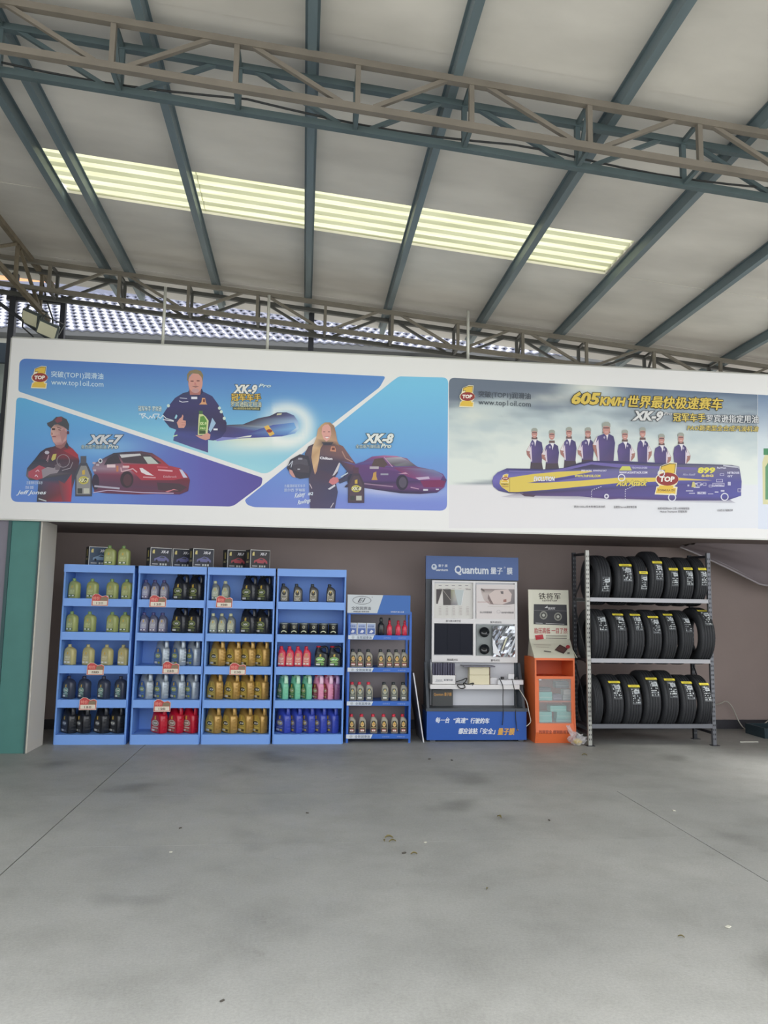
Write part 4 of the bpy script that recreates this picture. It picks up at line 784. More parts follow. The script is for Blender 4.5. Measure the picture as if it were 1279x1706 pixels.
K = {
 'green': lambda: quart('oil_bottle', ('lime', (158, 166, 104)), ('lime', (120, 150, 92)), (178, 184, 122), (70, 110, 50), (206, 214, 150), 'XK-9', 'stripe', h=.222, w_=.125, d=.075, lw=.09),
 'beige': lambda: quart('oil_bottle', ('beige', (186, 176, 122)), ('beige', (180, 170, 120)), (200, 190, 140), (206, 200, 160), (226, 220, 180), 'PRO', 'stripe', h=.222, w_=.125, d=.075, lw=.09),
 'darklab': lambda: quart('oil_bottle', ('charcoal', (56, 62, 80)), ('charcoal', (58, 62, 84)), (70, 84, 100), (96, 140, 120), (170, 206, 190), 'TOP', 'medal', h=.245, w_=.13, d=.085, lw=.09),
 'lav': lambda: quart('oil_bottle', ('slate', (84, 86, 108)), ('indigo', (64, 60, 110)), (176, 172, 186), (120, 100, 130), (206, 206, 206), 'XK-8', 'stripe', h=.222, w_=.092),
 'lite': lambda: quart('oil_bottle', ('greyslate', (104, 110, 112)), ('paleyellow', (190, 190, 150)), (186, 190, 160), (90, 110, 80), (216, 216, 190), 'XK-7', 'stripe', h=.222, w_=.086),
 'fork': lambda: quart('oil_bottle', ('graphite', (72, 70, 66)), ('black', (36, 44, 46)), (190, 184, 160), (110, 100, 70), (60, 56, 50), 'TOP', 'shield', h=.205, lw=.07, nx=-.02),
 'redq': lambda: quart('oil_bottle', ('scarlet', (214, 50, 76)), ('scarlet', (206, 44, 66)), (232, 130, 120), (226, 150, 120), (240, 206, 180), 'TOP', 'stripe', h=.225, w_=.083, d=.052),
 'ei_black': lambda: quart('lubricant_bottle', ('pewter', (150, 146, 132)), ('black', (36, 44, 46)), (64, 54, 48), (190, 80, 60), (222, 190, 110), 'EI', 'shield', h=.2, w_=.079, lw=.062),
 'ei_silver': lambda: quart('lubricant_bottle', ('pewter', (150, 146, 132)), ('scarlet', (206, 44, 66)), (84, 90, 88), (130, 136, 130), (190, 190, 160), 'EI', 'shield', h=.205, w_=.079, lw=.062),
 'ei_silverb': lambda: quart('lubricant_bottle', ('pewter', (150, 146, 132)), ('black', (36, 44, 46)), (84, 90, 88), (130, 136, 130), (190, 190, 160), 'EI', 'shield', h=.205, w_=.079, lw=.062),
 'ei_red': lambda: quart('lubricant_bottle', ('pewter', (150, 146, 132)), ('scarlet', (206, 44, 66)), (56, 48, 44), (190, 80, 60), (222, 190, 110), 'EI', 'shield', h=.21, w_=.079, lw=.062),
 'bjug': lambda: jug('oil_jug', ('black', (36, 38, 44)), ('black', (36, 44, 46)), (52, 54, 58), (96, 110, 70), (150, 160, 90), 'XK', h=.285, d=.1),
 'dkjug': lambda: jug('oil_jug', ('black', (36, 38, 44)), ('black', (36, 44, 46)), (46, 48, 52), (120, 124, 130), (60, 62, 70), 'TOP', h=.288, w_=.17),
 'silver': lambda: jug('oil_jug', ('silver', (168, 178, 186), .35), ('silver', (150, 160, 170)), (84, 116, 168), (180, 190, 70), (110, 150, 190), 'X-7', h=.288, d=.1),
 'gold': lambda: jug('oil_jug', ('gold', (178, 142, 76), .35), ('gold', (190, 160, 70)), (196, 164, 60), (70, 60, 30), (226, 196, 80), 'X-9', h=.29),
 'red': lambda: jug('oil_jug', ('crimson', (190, 28, 50)), ('crimson', (170, 30, 50)), (196, 40, 60), (150, 130, 110), (206, 196, 180), 'TOP', h=.295),
 'blue': lambda: jug('oil_jug', ('cobalt', (58, 76, 176)), ('cobalt', (50, 60, 150)), (60, 70, 150), (206, 176, 70), (120, 130, 190), 'TOP', h=.295, d=.098),
 'agreen': lambda: jug('antifreeze_jug', ('green', (120, 196, 160)), ('dkgreen', (30, 110, 80)), (60, 130, 90), (190, 180, 110), (150, 190, 120), 'TOP', h=.262, handle=('mint', (190, 232, 200)), w_=.15, d=.08),
 'apink': lambda: jug('antifreeze_jug', ('rose', (226, 150, 180)), ('scarlet', (206, 44, 66)), (150, 50, 70), (190, 180, 110), (200, 120, 130), 'TOP', h=.262, handle=('palepink', (240, 200, 220)), w_=.15, d=.08),
 'aplum': lambda: jug('antifreeze_jug', ('plum', (130, 84, 124)), ('scarlet', (206, 44, 66)), (110, 40, 60), (190, 180, 110), (170, 110, 130), 'TOP', h=.262, handle=('lilac', (180, 150, 190)), w_=.15, d=.08),
}
def trap():
    t = jug('gear_oil_jug', ('black', (36, 38, 44)), ('scarlet', (206, 44, 66)), (40, 46, 40), (120, 190, 90), (160, 206, 110), '01', h=.222, w_=.145, d=.085, kind='medal'); return t
K['trap'] = trap
def can():
    t = bpy.data.objects.new('grease_can', None); COL.objects.link(t); t['category'] = 'can'
    MB().lathe([(.048, 0), (.0525, .002), (.0525, .112), (.051, .116)], 20).build('can_body', mat('can_black', (34, 36, 36), .35), t)
    MB().lathe([(.0525, .108), (.0532, .110), (.0532, .121), (.051, .123), (.0, .1235)], 20).build('lid', mat('can_lid', (120, 128, 124), .35, .4), t)
    P = Print(.95); P.ell(0, .078, .013, .017, (190, 186, 150)); P.text('TOP', -.01, .074, .01, .007, (60, 50, 40), bold=.05, down=False)
    for k in range(9):
        a0, a1 = math.pi*(k+1)/11, math.pi*(k+2)/11
        P.poly([(.034*math.cos(a0), .012+.03*math.sin(a0)), (.034*math.cos(a1), .012+.03*math.sin(a1)), (.024*math.cos(a1), .012+.018*math.sin(a1)), (.024*math.cos(a0), .012+.018*math.sin(a0))], (206, 210, 170), up=0)
    def f(x, z, q): a = x/.0525; return ((.0528+q)*math.sin(a), -(.0528+q)*math.cos(a), z)
    P.build('label', f, t, .0003); return t
K['can'] = can
rown = ['top', 'second', 'third', 'fourth', 'bottom']
def row(key, u, r_, pxs, py, rz, desc, grp, yj=0, names=None, Y=YF):
    z = SZT[r_]; n_ = len(pxs)
    hx = {'quart': .058, 'jug': .1}['jug' if 'jug' in key or key in ('silver', 'gold', 'red', 'blue', 'agreen', 'apink', 'aplum', 'trap') else 'quart'] + (.02 if key == 'darklab' else .010 if key in ('green', 'beige', 'darklab') else 0)
    if key in ('agreen', 'apink', 'aplum', 'trap'): hx = .078
    if key == 'can': hx = .055
    if key in ('lav', 'lite', 'redq', 'fork'): hx = .055
    mp = {'silver': .146, 'gold': .154, 'blue': .128, 'agreen': .105, 'apink': .105, 'aplum': .105, 'bjug': .160, 'dkjug': .146, 'red': .150, 'trap': .152, 'can': .1075, 'lav': .0985, 'lite': .093, 'redq': .0885}.get(key, .10)
    XS = [min(max(X_(px, py, Y), UN[u][0]+.02+hx), UN[u][1]-.02-hx) for px in pxs]
    if key == 'agreen': XS = [x-.012 for x in XS]
    for i in range(n_-2, -1, -1): XS[i] = min(XS[i], XS[i+1]-mp)
    for i in range(n_):
        XS[i] = max(XS[i], UN[u][0]+.02+hx*.93)
        if i: XS[i] = max(XS[i], XS[i-1]+mp*.995)
    for i, px in enumerate(pxs):
        od = 'the only one' if n_ == 1 else (['left one of two', 'right one of two'][i] if n_ == 2 else ('leftmost' if i == 0 else ('rightmost' if i == n_-1 else ORD[i]+' from left')))
        lab = f"{desc}, {od}, {rown[r_]} shelf of the {UNAME[u]} blue unit"
        if n_ == 1: lab = f"{desc} on the {rown[r_]} shelf of the {UNAME[u]} blue unit"
        put(key, K[key], XS[i], Y+random.uniform(-.006, .006)+yj, z+.0002, R(rz+random.uniform(-2, 2)), lab, grp)
a_ = -28
row('green', 0, 0, [121.5, 155, 188, 217], 985, a_, 'lime green oil bottle', 'lime green oil bottles')
row('green', 0, 1, [118, 150.5, 188, 214.5], 1040, a_, 'lime green oil bottle', 'lime green oil bottles')
row('beige', 0, 2, [115, 148, 179, 210.5], 1095, a_, 'beige oil bottle', 'beige oil bottles')
row('darklab', 0, 3, [112, 141, 173.5, 208], 1150, a_-4, 'dark oval-label oil bottle', 'dark labelled oil bottles')
row('dkjug', 0, 4, [113.5, 140, 171, 199], 1205, -48, 'black oil jug', 'black oil jugs', Y=8.58)
row('lav', 1, 0, [241.5, 256, 272], 985, -18, 'lavender-label oil bottle', 'lavender labelled oil bottles')
row('lav', 1, 1, [238.5, 253, 268], 1040, -18, 'lavender-label oil bottle', 'lavender labelled oil bottles')
row('bjug', 1, 0, [305, 330], 980, -40, 'black olive-medal oil jug', 'black medal-label jugs', Y=8.60)
row('bjug', 1, 1, [304, 329], 1037, -40, 'black olive-medal oil jug', 'black medal-label jugs', Y=8.60)
row('silver', 1, 2, [271, 299, 327], 1090, -50, 'silver oil jug', 'silver oil jugs', Y=8.58)
row('silver', 1, 3, [240, 269.5, 299, 324.5], 1145, -50, 'silver oil jug', 'silver oil jugs', Y=8.58)
row('red', 1, 4, [267, 298, 322], 1200, -45, 'red oil jug', 'red oil jugs', Y=8.58)
row('lite', 2, 0, [360, 377], 985, -18, 'grey pale-capped oil bottle', 'pale capped oil bottles')
row('lite', 2, 1, [357, 371, 386], 1040, -18, 'grey pale-capped oil bottle', 'pale capped oil bottles')
row('bjug', 2, 0, [419, 446], 980, -40, 'black olive-medal oil jug', 'black medal-label jugs', Y=8.60)
row('bjug', 2, 1, [416.5, 446], 1037, -40, 'black olive-medal oil jug', 'black medal-label jugs', Y=8.60)
row('gold', 2, 2, [364, 391, 416.5, 443], 1090, -50, 'gold oil jug', 'gold oil jugs', Y=8.58)
row('gold', 2, 3, [360, 389.5, 414, 440.5], 1145, -50, 'gold oil jug', 'gold oil jugs', Y=8.58)
row('gold', 2, 4, [356.5, 384, 415, 441], 1200, -50, 'gold oil jug', 'gold oil jugs', Y=8.58)
row('fork', 3, 0, [475, 497, 523.5, 552], 985, -14, 'graphite cream-label bottle', 'graphite bottles')
row('can', 3, 1, [474, 490, 506.5, 523, 539, 555.5], 1045, 0, 'black grease can', 'black grease cans')
row('redq', 3, 2, [470.5, 484, 498, 512], 1092, -18, 'red oil bottle', 'red oil bottles')
row('trap', 3, 2, [540, 561], 1092, -10, 'black red-capped oil jug', 'black red-capped jugs', Y=8.58)
row('agreen', 3, 3, [474, 494, 513], 1148, -60, 'mint green antifreeze jug', 'antifreeze jugs', Y=8.58)
row('apink', 3, 3, [531, 546.5], 1148, -60, 'pink antifreeze jug', 'antifreeze jugs', Y=8.58)
row('aplum', 3, 3, [563], 1148, -60, 'plum coloured antifreeze jug', 'antifreeze jugs', Y=8.58)
row('blue', 3, 4, [472, 493, 515, 536, 557], 1202, -56, 'cobalt blue oil jug', 'cobalt blue oil jugs', Y=8.59)
# on top of the units
ZT = 1.8702
for i, px in enumerate((184, 207.5)): put('green', K['green'], X_(px, 930, 8.50), 8.50, ZT, R(-14), 'lime green oil bottle on top of the leftmost blue unit, '+('touching the carton' if i == 0 else 'standing free'), 'lime green oil bottles')
def pack(txt, fcol, face): return lambda: box_pack('oil_carton', .24, .12, .205, face, ('black', (44, 46, 52)), fcol, txt, (226, 226, 230), 'car')
K['p9'] = pack('XK-9', (130, 160, 190), (64, 84, 110)); K['p8'] = pack('XK-8', (110, 110, 160), (52, 54, 66)); K['p7'] = pack('XK-7', (180, 70, 80), (54, 50, 52))
for key, px, yy, lb in (('p9', 161, 8.68, 'bluish oil carton on top of the leftmost blue unit'), ('p8', 263, 8.60, 'dark oil carton on top of the second blue unit, leftmost of three'), ('p8', 300, 8.72, 'dark oil carton on top of the second blue unit, middle of three'), ('p8', 334, 8.60, 'dark oil carton on top of the second blue unit, rightmost of three'), ('p7', 391, 8.70, 'black oil carton with red car, top of third blue unit, left one'), ('p7', 429, 8.60, 'black oil carton with red car, top of third blue unit, right one')):
    put(key, K[key], X_(px, 928, yy-.085), yy, ZT, R(30), lb, 'oil cartons on top of the blue units')
# price cards
def card():
    t = bpy.data.objects.new('price_card', None); COL.objects.link(t); t['category'] = 'card'
    MB().prism([(-.088, -.06), (.085, -.06), (.088, .035), (.06, .052), (.02, .042), (-.02, .066), (-.055, .068), (-.085, .045)], 0, .003).build('backing', mat('card_pale', (222, 206, 190), .5), t)
    P = Print(.95); P.poly([(-.084, -.055), (.081, -.055), (.084, .032), (.058, .047), (.02, .037), (-.02, .062), (-.053, .064), (-.081, .042)], (206, 60, 60)); P.quad(-.075, -.05, .075, -.006, (236, 226, 206)); P.poly([(.0, -.004), (.078, -.004), (.078, .028), (.05, .036), (.01, .03)], (140, 120, 90)); P.text('特价', -.07, .006, .0, .034, (240, 150, 130), bold=.03, down=False, body=.9)
    P.build('face_print', lambda x, z, q: (x, -.0006-q, z), t, .00025); return t
K['card'] = card
for i, (px, py, tx, lb) in enumerate(((167, 1000, '', 'top shelf of the leftmost blue unit'), (159.5, 1115, '', 'third shelf of the leftmost blue unit'), (147, 1173, '', 'fourth shelf of the leftmost blue unit'), (263.5, 1002, '', 'top shelf of the second blue unit'), (285, 1113, '240.', 'third shelf of the second blue unit'), (270.5, 1176, '150.', 'fourth shelf of the second blue unit'), (374, 1003, '', 'top shelf of the third blue unit'), (396.5, 1115, '220.', 'third shelf of the third blue unit'))):
    p = onY(px, py, SHF-.022); o = put('card', K['card'], p.x, SHF-.022, p.z, R(random.uniform(-3, 3)), 'red price card, '+lb, 'price cards')
    P = Print(.95); P.text(tx or ['120', '98', '168', '135', '', '', '88', ''][i], -.035, -.042, .035, .024, (120, 96, 84) , bold=0, down=False)
    P.build('handwritten_price', lambda x, z, q: (x, -.0016-q, z), o, .00025)

# ------------------------------------------------------------------ white and blue lubricant rack
RX = (.505, 1.212); RYF = 8.50; RYB = 8.82
rk = thing('display_rack', 'narrow blue metal rack with white and blue header sign', 'rack', (.86, RYF, 0))
rb = mat('royal_blue_steel', (44, 98, 186), .4, .1)
for X in (RX[0]+.012, RX[1]-.012):
    for Y in (RYF+.012, RYB): W().box(X-.012, X+.012, Y-.012, Y+.012, 0, 1.42).build('upright', rb, rk)
sd = W(); sd.prism([(0, 0)]*3, 0, 0) if False else None
for X in (RX[0]+.004, RX[1]-.008): W().box(X, X+.004, RYF+.03, RYB-.01, .05, .40).build('side_sheet', rb, rk)
RSH = [1.158, .806, .445, .094]
for z in RSH:
    W().box(RX[0]+.02, RX[1]-.02, RYF+.004, RYB, z-.012, z).build('shelf_tray', rb, rk)
    W().box(RX[0], RX[1], RYF-.008, RYF, z-.048, z).build('price_rail', rb, rk); pr_ = rk.children[-1] if False else KIDS[rk.name][-1]
    P = Print(.97); zc = z-.024
    P.poly([(.507, z-.046), (.775, z-.046), (.795, z-.002), (.507, z-.002)], (214, 222, 230)); P.ring(.56, zc, .012, .015, (140, 150, 160)); P.text('EI', .553, zc-.006, .568, .013, (110, 120, 130), bold=.02, down=False, shear=.2)
    P.text('全效润滑油', .60, zc-.014, .765, .03, (90, 110, 140), bold=.02, down=False, body=.9); P.text('品质保证', .90, zc-.008, .98, .014, (130, 160, 220), down=False, body=.9); P.text('卓越性能', 1.06, zc-.008, 1.15, .014, (130, 160, 220), down=False, body=.9)
    P.build('rail_print', lambda x, z_, q: (x-.86, -.0086-q, z_), pr_, .0003)
W().box(RX[0], RX[1], RYB, RYB+.004, .03, 1.42).build('rear_sheet', mat('grey_perforated_back', (128, 120, 122), .5), rk)
W().box(.49, 1.19, RYF-.03, RYF-.012, 1.385, 1.60).build('header_board', mat('header_edge_blue', (40, 80, 160), .4), rk); hb0 = KIDS[rk.name][-1]
P = Print(.97); P.quad(.49, 1.385, 1.19, 1.60, (44, 108, 190)); P.poly([(.49, 1.40), (.82, 1.40), (.885, 1.60), (.49, 1.60)], (206, 212, 216)); P.quad(.49, 1.385, 1.19, 1.40, (36, 90, 170))
P.ring(.648, 1.54, .092, .098, (130, 134, 140)) if False else None
for k in range(28):
    a0, a1 = 2*math.pi*k/28, 2*math.pi*(k+1)/28
    P.poly([(.648+.105*math.cos(a0), 1.54+.046*math.sin(a0)), (.648+.105*math.cos(a1), 1.54+.046*math.sin(a1)), (.648+.098*math.cos(a1), 1.54+.040*math.sin(a1)), (.648+.098*math.cos(a0), 1.54+.040*math.sin(a0))], (120, 124, 130), up=0)
P.text('EI', .60, 1.517, .69, .05, (80, 84, 92), bold=.01, shear=.4, down=False); P.text('R', .758, 1.57, .768, .012, (120, 124, 130), down=False)
P.text('全效润滑油', .535, 1.437, .75, .036, (90, 94, 104), bold=.02, down=False, body=.9); P.text('卓越品质 值得信赖', .555, 1.41, .73, .014, (70, 70, 80), bold=.02, down=False, body=.9)
P.text('全效保护 動力之源', .97, 1.412, 1.12, .014, (226, 230, 240), bold=.02, down=False, body=.9)
P.build('header_print', lambda x, z, q: (x-.86, -.0306-q, z), hb0, .0003)
def rrow(key, r_, pxs, py, rz, desc, grp, nm):
    for i, px in enumerate(pxs):
        n_ = len(pxs); od = 'leftmost' if i == 0 else ('rightmost' if i == n_-1 else ORD[i]+' from left')
        put(key, K[key], min(max(X_(px, py, 8.57), RX[0]+.07), RX[1]-.07), 8.57+random.uniform(-.006, .006), RSH[r_]+.0003, R(rz+random.uniform(-4, 4)), f'{desc}, {od}, {nm} shelf of white-and-blue rack', grp)
rrow('ei_black', 1, [586, 600.5, 615, 635.5, 649, 661.5, 675.5], 1100, -8, 'pewter bottle with black cap', 'pewter lubricant bottles', 'second')
rrow('ei_silver', 2, [586, 600.5, 615.5], 1152, -8, 'red-capped pewter bottle', 'pewter lubricant bottles', 'third')
rrow('ei_silverb', 2, [641.5, 657, 673.5], 1152, -8, 'black-capped pewter bottle', 'pewter lubricant bottles', 'third')
rrow('ei_red', 3, [583.5, 604, 623, 640.5, 657.5, 673.5], 1208, -8, 'pewter bottle with red cap', 'pewter lubricant bottles', 'bottom')
K['fbox'] = lambda: box_pack('filter_box', .098, .09, .132, (170, 186, 220), ('paleblue', (150, 166, 206)), (74, 104, 176), '滤清器', (90, 110, 170))
for i, px in enumerate((588, 603.5, 619)): put('fbox', K['fbox'], X_(px, 1048, 8.52), 8.58, RSH[0]+.0003, R(-3), 'pale blue filter box on the top shelf of the white-and-blue rack, '+['leftmost', 'middle', 'rightmost'][i], 'blue filter boxes')
def spray(nm, body, cap, h, r_=.022):
    def f():
        t = bpy.data.objects.new(nm, None); COL.objects.link(t); t['category'] = 'bottle'
        MB().lathe([(r_*.9, 0), (r_, .003), (r_, h*.55), (r_*.85, h*.62), (r_*.42, h*.72), (r_*.38, h*.78)], 16).build('body', mat('plastic_'+body[0], body[1], .3), t)
        MB().lathe([(r_*.5, h*.76), (r_*.55, h*.78), (r_*.45, h*.98), (r_*.3, h)], 12).build('cap', mat('cap_'+cap[0], cap[1], .4), t)
        P = Print(.95); P.quad(-.024, h*.1, .024, h*.45, (214, 196, 196) if body[0] != 'black' else (120, 110, 70)); P.quad(-.018, h*.2, .018, h*.36, (150, 60, 70) if body[0] != 'black' else (60, 56, 44))
        P.build('label', lambda x, z, q: ((r_+.0006+q)*math.sin(x/r_), -(r_+.0006+q)*math.cos(x/r_), z), t, .0003); return t
    return f
K['spr'] = spray('additive_bottle', ('scarlet', (214, 50, 76)), ('crimson', (170, 30, 50)), .165, .03)
K['blk'] = spray('tall_additive_bottle', ('black', (36, 38, 44)), ('black', (36, 44, 46)), .195, .036)
K['olv'] = spray('slim_additive_bottle', ('olive', (120, 110, 70)), ('black', (36, 44, 46)), .19, .022)
put('blk', K['blk'], X_(635, 1045, 8.56), 8.56, RSH[0]+.0003, 0, 'tall black additive bottle on the top shelf of the white-and-blue rack', None)
put('olv', K['olv'], X_(649, 1040, 8.68), 8.68, RSH[0]+.0003, 0, 'slim olive bottle behind the red additive bottles on the rack', None)
for px, w_ in ((649, 'leftmost'), (663.5, 'middle'), (674.5, 'rightmost')): put('spr', K['spr'], X_(px, 1045, 8.55), 8.55, RSH[0]+.0003, 0, f'{w_} small red additive bottle on the top shelf of the rack', 'red additive bottles')
# board leaning beside the rack
a = onY(707, 1236, 8.52); b = onY(690, 1121, 8.52)
bd = thing('leaning_board', 'grey board with white edge leaning between rack and film display', 'board', (a.x, 8.52, 0))
ang = math.atan2(a.x-b.x, b.z); L_ = math.hypot(a.x-b.x, b.z)
def lean(m_): 
    m_.v = [(v[0]*math.cos(ang)-v[2]*math.sin(ang), v[1], v[0]*math.sin(ang)+v[2]*math.cos(ang)) for v in m_.v]; return m_
lean(MB().box(-.012, 0, .006, .5, .0, L_)).build('panel', mat('grey_laminate', (104, 104, 112), .5), bd)
lean(MB().box(-.012, 0, 0, .006, .0, L_)).build('edge_strip', mat('white_edging', (214, 214, 220), .4), bd)
# ------------------------------------------------------------------ window-film display stand
Q0 = 1.39; Q1 = 2.52
fs_ = thing('film_display_stand', 'tall blue and white window film display stand with sample frames', 'display stand', (1.95, 8.55, 0))
navyb = mat('slate_blue_board', (62, 92, 150), .4); cb = mat('cobalt_board', (30, 84, 170), .4); grb = mat('graphite_board', (70, 76, 84), .5); wb = mat('white_board', (222, 220, 220), .4); wb2 = mat('soft_white_board', (206, 208, 214), .5)
W().box(1.415, 2.505, 8.80, 8.84, .30, 2.065).build('rear_board', grb, fs_)
hdr = W().box(1.41, 2.51, 8.775, 8.80, 1.80, 2.07).build('header', navyb, fs_)
W().box(1.475, 2.455, 8.79, 8.80, .36, .88).build('white_back', wb2, fs_)
bbx = W().box(1.40, 2.53, 8.55, 8.86, .02, .33).build('base_box', cb, fs_)
W().box(1.39, 2.54, 8.54, 8.87, .33, .365).build('base_top', grb, fs_)
for X in (1.44, 2.44): W().box(X, X+.06, 8.57, 8.62, 0, .02).build('foot', grb, fs_)
for x0, x1 in ((1.40, 1.43), (2.49, 2.52)): 
    m = W(); m.add([(x0, 8.56, .365), (x1, 8.56, .365), (x1, 8.80, .365), (x0, 8.80, .365), (x0, 8.76, .85), (x1, 8.76, .85), (x1, 8.80, .85), (x0, 8.80, .85)], [(3, 2, 1, 0), (4, 5, 6, 7), (0, 1, 5, 4), (1, 2, 6, 5), (2, 3, 7, 6), (3, 0, 4, 7)]); m.build('side_gusset', grb, fs_)
P = Print(.97); yl = (226, 232, 240)
P.text('量子 膜', 730.5, 944, 746, 4, yl, slope=.02, body=.9, bold=.02); P.ell(723.5, 944.5, 4.6, 5, (206, 216, 230), 14); P.ell(723, 943.5, 2, 2.2, (90, 120, 170), 8); P.text('uantum', 726.5, 951, 746.5, 4.4, yl, bold=.02, slope=.02)
P.text('Quantum', 757.5, 955, 814, 13, yl, bold=.03, slope=.02); P.text('量子', 817.5, 955.5, 838, 11, yl, bold=.03, body=.9, slope=.02); P.text('膜', 844.5, 956, 854.5, 11, yl, bold=.03, body=.9, slope=.02); P.ring(841, 945.5, .8, 1.3, yl, 8)
P.build('header_lettering', wall_fn(8.774, fs_), hdr)
P = Print(.97)
P.text('每一台', 726, 1203.5, 750, 9, (232, 238, 246), bold=.04, shear=.2, body=.9, slope=.012); P.text('“高速”', 756, 1204, 780.5, 9, (232, 238, 246), bold=.04, shear=.2, body=.9, slope=.012); P.text('行驶的车', 784, 1204.5, 816.5, 9, (232, 238, 246), bold=.04, shear=.2, body=.9, slope=.012)
P.text('都应该贴', 764, 1222, 797, 9.5, (232, 238, 246), bold=.04, shear=.2, body=.9, slope=.005); P.text('「安全」', 800, 1222.3, 826, 9.5, (232, 238, 246), bold=.03, shear=.2, body=.9); P.text('量子膜', 829, 1223.5, 859, 11, (226, 170, 60), bold=.05, shear=.2, body=.9); P.ring(862, 1216, .9, 1.5, (226, 170, 60), 8)
P.build('base_lettering', wall_fn(8.549, fs_), bbx)
FY = 8.72
x0, x1, z0, z1 = rect_on(720, 968, 862, 1103.5, FY)
m = W(); m.box(x0, x1, FY, FY+.05, z1-.02, z1); m.box(x0, x1, FY, FY+.05, z0, z0+.075); m.box(x0, x0+.025, FY, FY+.05, z0+.075, z1-.02); m.box(x1-.03, x1, FY, FY+.05, z0+.075, z1-.02)
xm = onY(790.5, 1030, FY).x; zm = onY(790, 1035, FY).z
m.box(xm-.014, xm+.014, FY-.001, FY+.05, z0+.075, z1-.02); m.box(x0+.025, x1-.03, FY-.0005, FY+.05, zm-.028, zm+.028)
sfr = m.build('sample_frame', wb, fs_)
W().box(x0+.02, x1-.02, FY+.03, FY+.05, z0+.02, z1-.01).build('frame_back', wb2, fs_)
P = Print(.95); f_ = wall_fn(FY+.028, fs_)
P.quad(723, 972, 788, 1033, (222, 220, 214))
for k in range(5): P.line([(731+k*11, 975.5), (736+k*11, 975.5)], 1, (150, 146, 150)); P.line([(731+k*11, 980.5), (736+k*11, 980.5)], .8, (190, 180, 180))
P.poly([(727, 981.5), (737, 981.5), (730, 1006), (727, 1006)], (74, 66, 68)); P.poly([(737, 981.5), (739, 1006), (729.5, 1006)], (226, 222, 218)); P.poly([(737.5, 981.5), (751, 981.5), (751, 1008), (738.5, 1008)], (80, 74, 74)); P.line([(737.5, 982), (730, 1004)], .9, (206, 200, 190)); P.line([(738, 983), (751, 1000)], .8, (176, 166, 160))
P.poly([(751, 982.5), (757, 982.5), (762, 993), (762, 1008), (751, 1008)], (160, 156, 130), [(150, 150, 116), (170, 170, 140), (206, 204, 196), (150, 150, 156), (120, 116, 120)]); P.poly([(757, 982.5), (773, 983), (770, 1008), (763, 1008)], (196, 206, 206)); P.line([(773, 984), (769, 1008)], 1.2, (236, 236, 236)); P.line([(776, 982), (784, 982)], 1, (150, 140, 140))
for r_ in range(6):
    for k in range(5): P.line([(731+k*11.5, 1011+r_*2.6), (735+k*11.5, 1011+r_*2.6)], .8, (196, 186, 184))
P.quad(793, 974, 859, 1033, (228, 220, 218)); P.poly([(801, 981), (858, 982), (858, 1006), (842, 1008), (815, 1007), (806, 1000), (802, 990)], (214, 192, 186), [(150, 130, 126), (140, 132, 132), (120, 116, 120), (200, 186, 184), (190, 170, 164), (206, 190, 186), (210, 196, 190)])
P.poly([(814, 990), (824, 983), (846, 982), (852, 990), (850, 1002), (836, 1007), (820, 1006)], (222, 204, 198)); P.poly([(813, 990), (818, 1000), (822, 1007), (817, 1006), (812, 997)], (140, 120, 116)); P.poly([(833, 985), (838, 985), (838, 990), (834, 989)], (120, 110, 110)); P.poly([(838, 999), (843, 998), (843, 1003), (838, 1003)], (170, 120, 110)); P.poly([(802, 980), (807, 984), (806, 986), (800, 982)], (110, 100, 96)); P.line([(795, 1003), (816, 1003)], .8, (190, 150, 146)); P.line([(812, 1010), (850, 1011)], .7, (206, 196, 190))
P.text('安心孕育健康膜', 799, 1021.5, 819, 3.2, (130, 126, 130), body=.9); P.text('防护紫外线隔热膜', 835, 1022, 855, 3.2, (130, 126, 130), body=.9); P.ring(830, 1019, 2.6, 3.1, (190, 186, 190), 12)
P.build('sample_chart_print', f_, sfr)
P = Print(.95); tx = (110, 106, 108)
P.text('膜与膜大数字检', 743, 1036, 768, 3.2, tx, body=.9, bold=.02); P.text('紫外线对比', 817, 1038, 836, 3.2, tx, body=.9, bold=.02); P.text('隔热膜对比', 745, 1100.5, 763, 3.4, tx, body=.9, bold=.02); P.text('膜色对比', 818, 1101.5, 833, 3.4, tx, body=.9, bold=.02)
P.build('caption_lettering', wall_fn(FY-.002, fs_), sfr)
x0, x1, z0, z1 = rect_on(723.5, 1039, 787.5, 1090.5, FY+.03)
dg = mat('dark_tinted_glass', (22, 25, 38), .25, spec=.12)
xs_ = [x0+(x1-x0)*k/3 for k in range(4)]
for k in range(3): W().box(xs_[k]+.001, xs_[k+1]-.001, FY+.015, FY+.03, z0, z1).build('tinted_pane', dg, sfr)
x0, x1, z0, z1 = rect_on(793.5, 1041, 858.5, 1095.5, FY+.03)
W().box(x0, x1, FY+.02, FY+.03, z0, z1).build('test_panel', mat('grey_test_panel', (132, 138, 138), .4), sfr)
for py in (1053, 1081.5):
    c = onY(806.5, py, FY+.01); m = MB(); m.lathe([(.0, .006), (.045, .006), (.056, .0), (.058, -.018), (.0, -.018)][::-1], 22, (0, 0, 0), 'y'); m2 = m; o = m2.build('lamp_disc', mat('black_lens', (30, 34, 38), .15, coat=.5), fs_, (c.x-fs_.location.x, FY+.003-fs_.location.y, c.z))
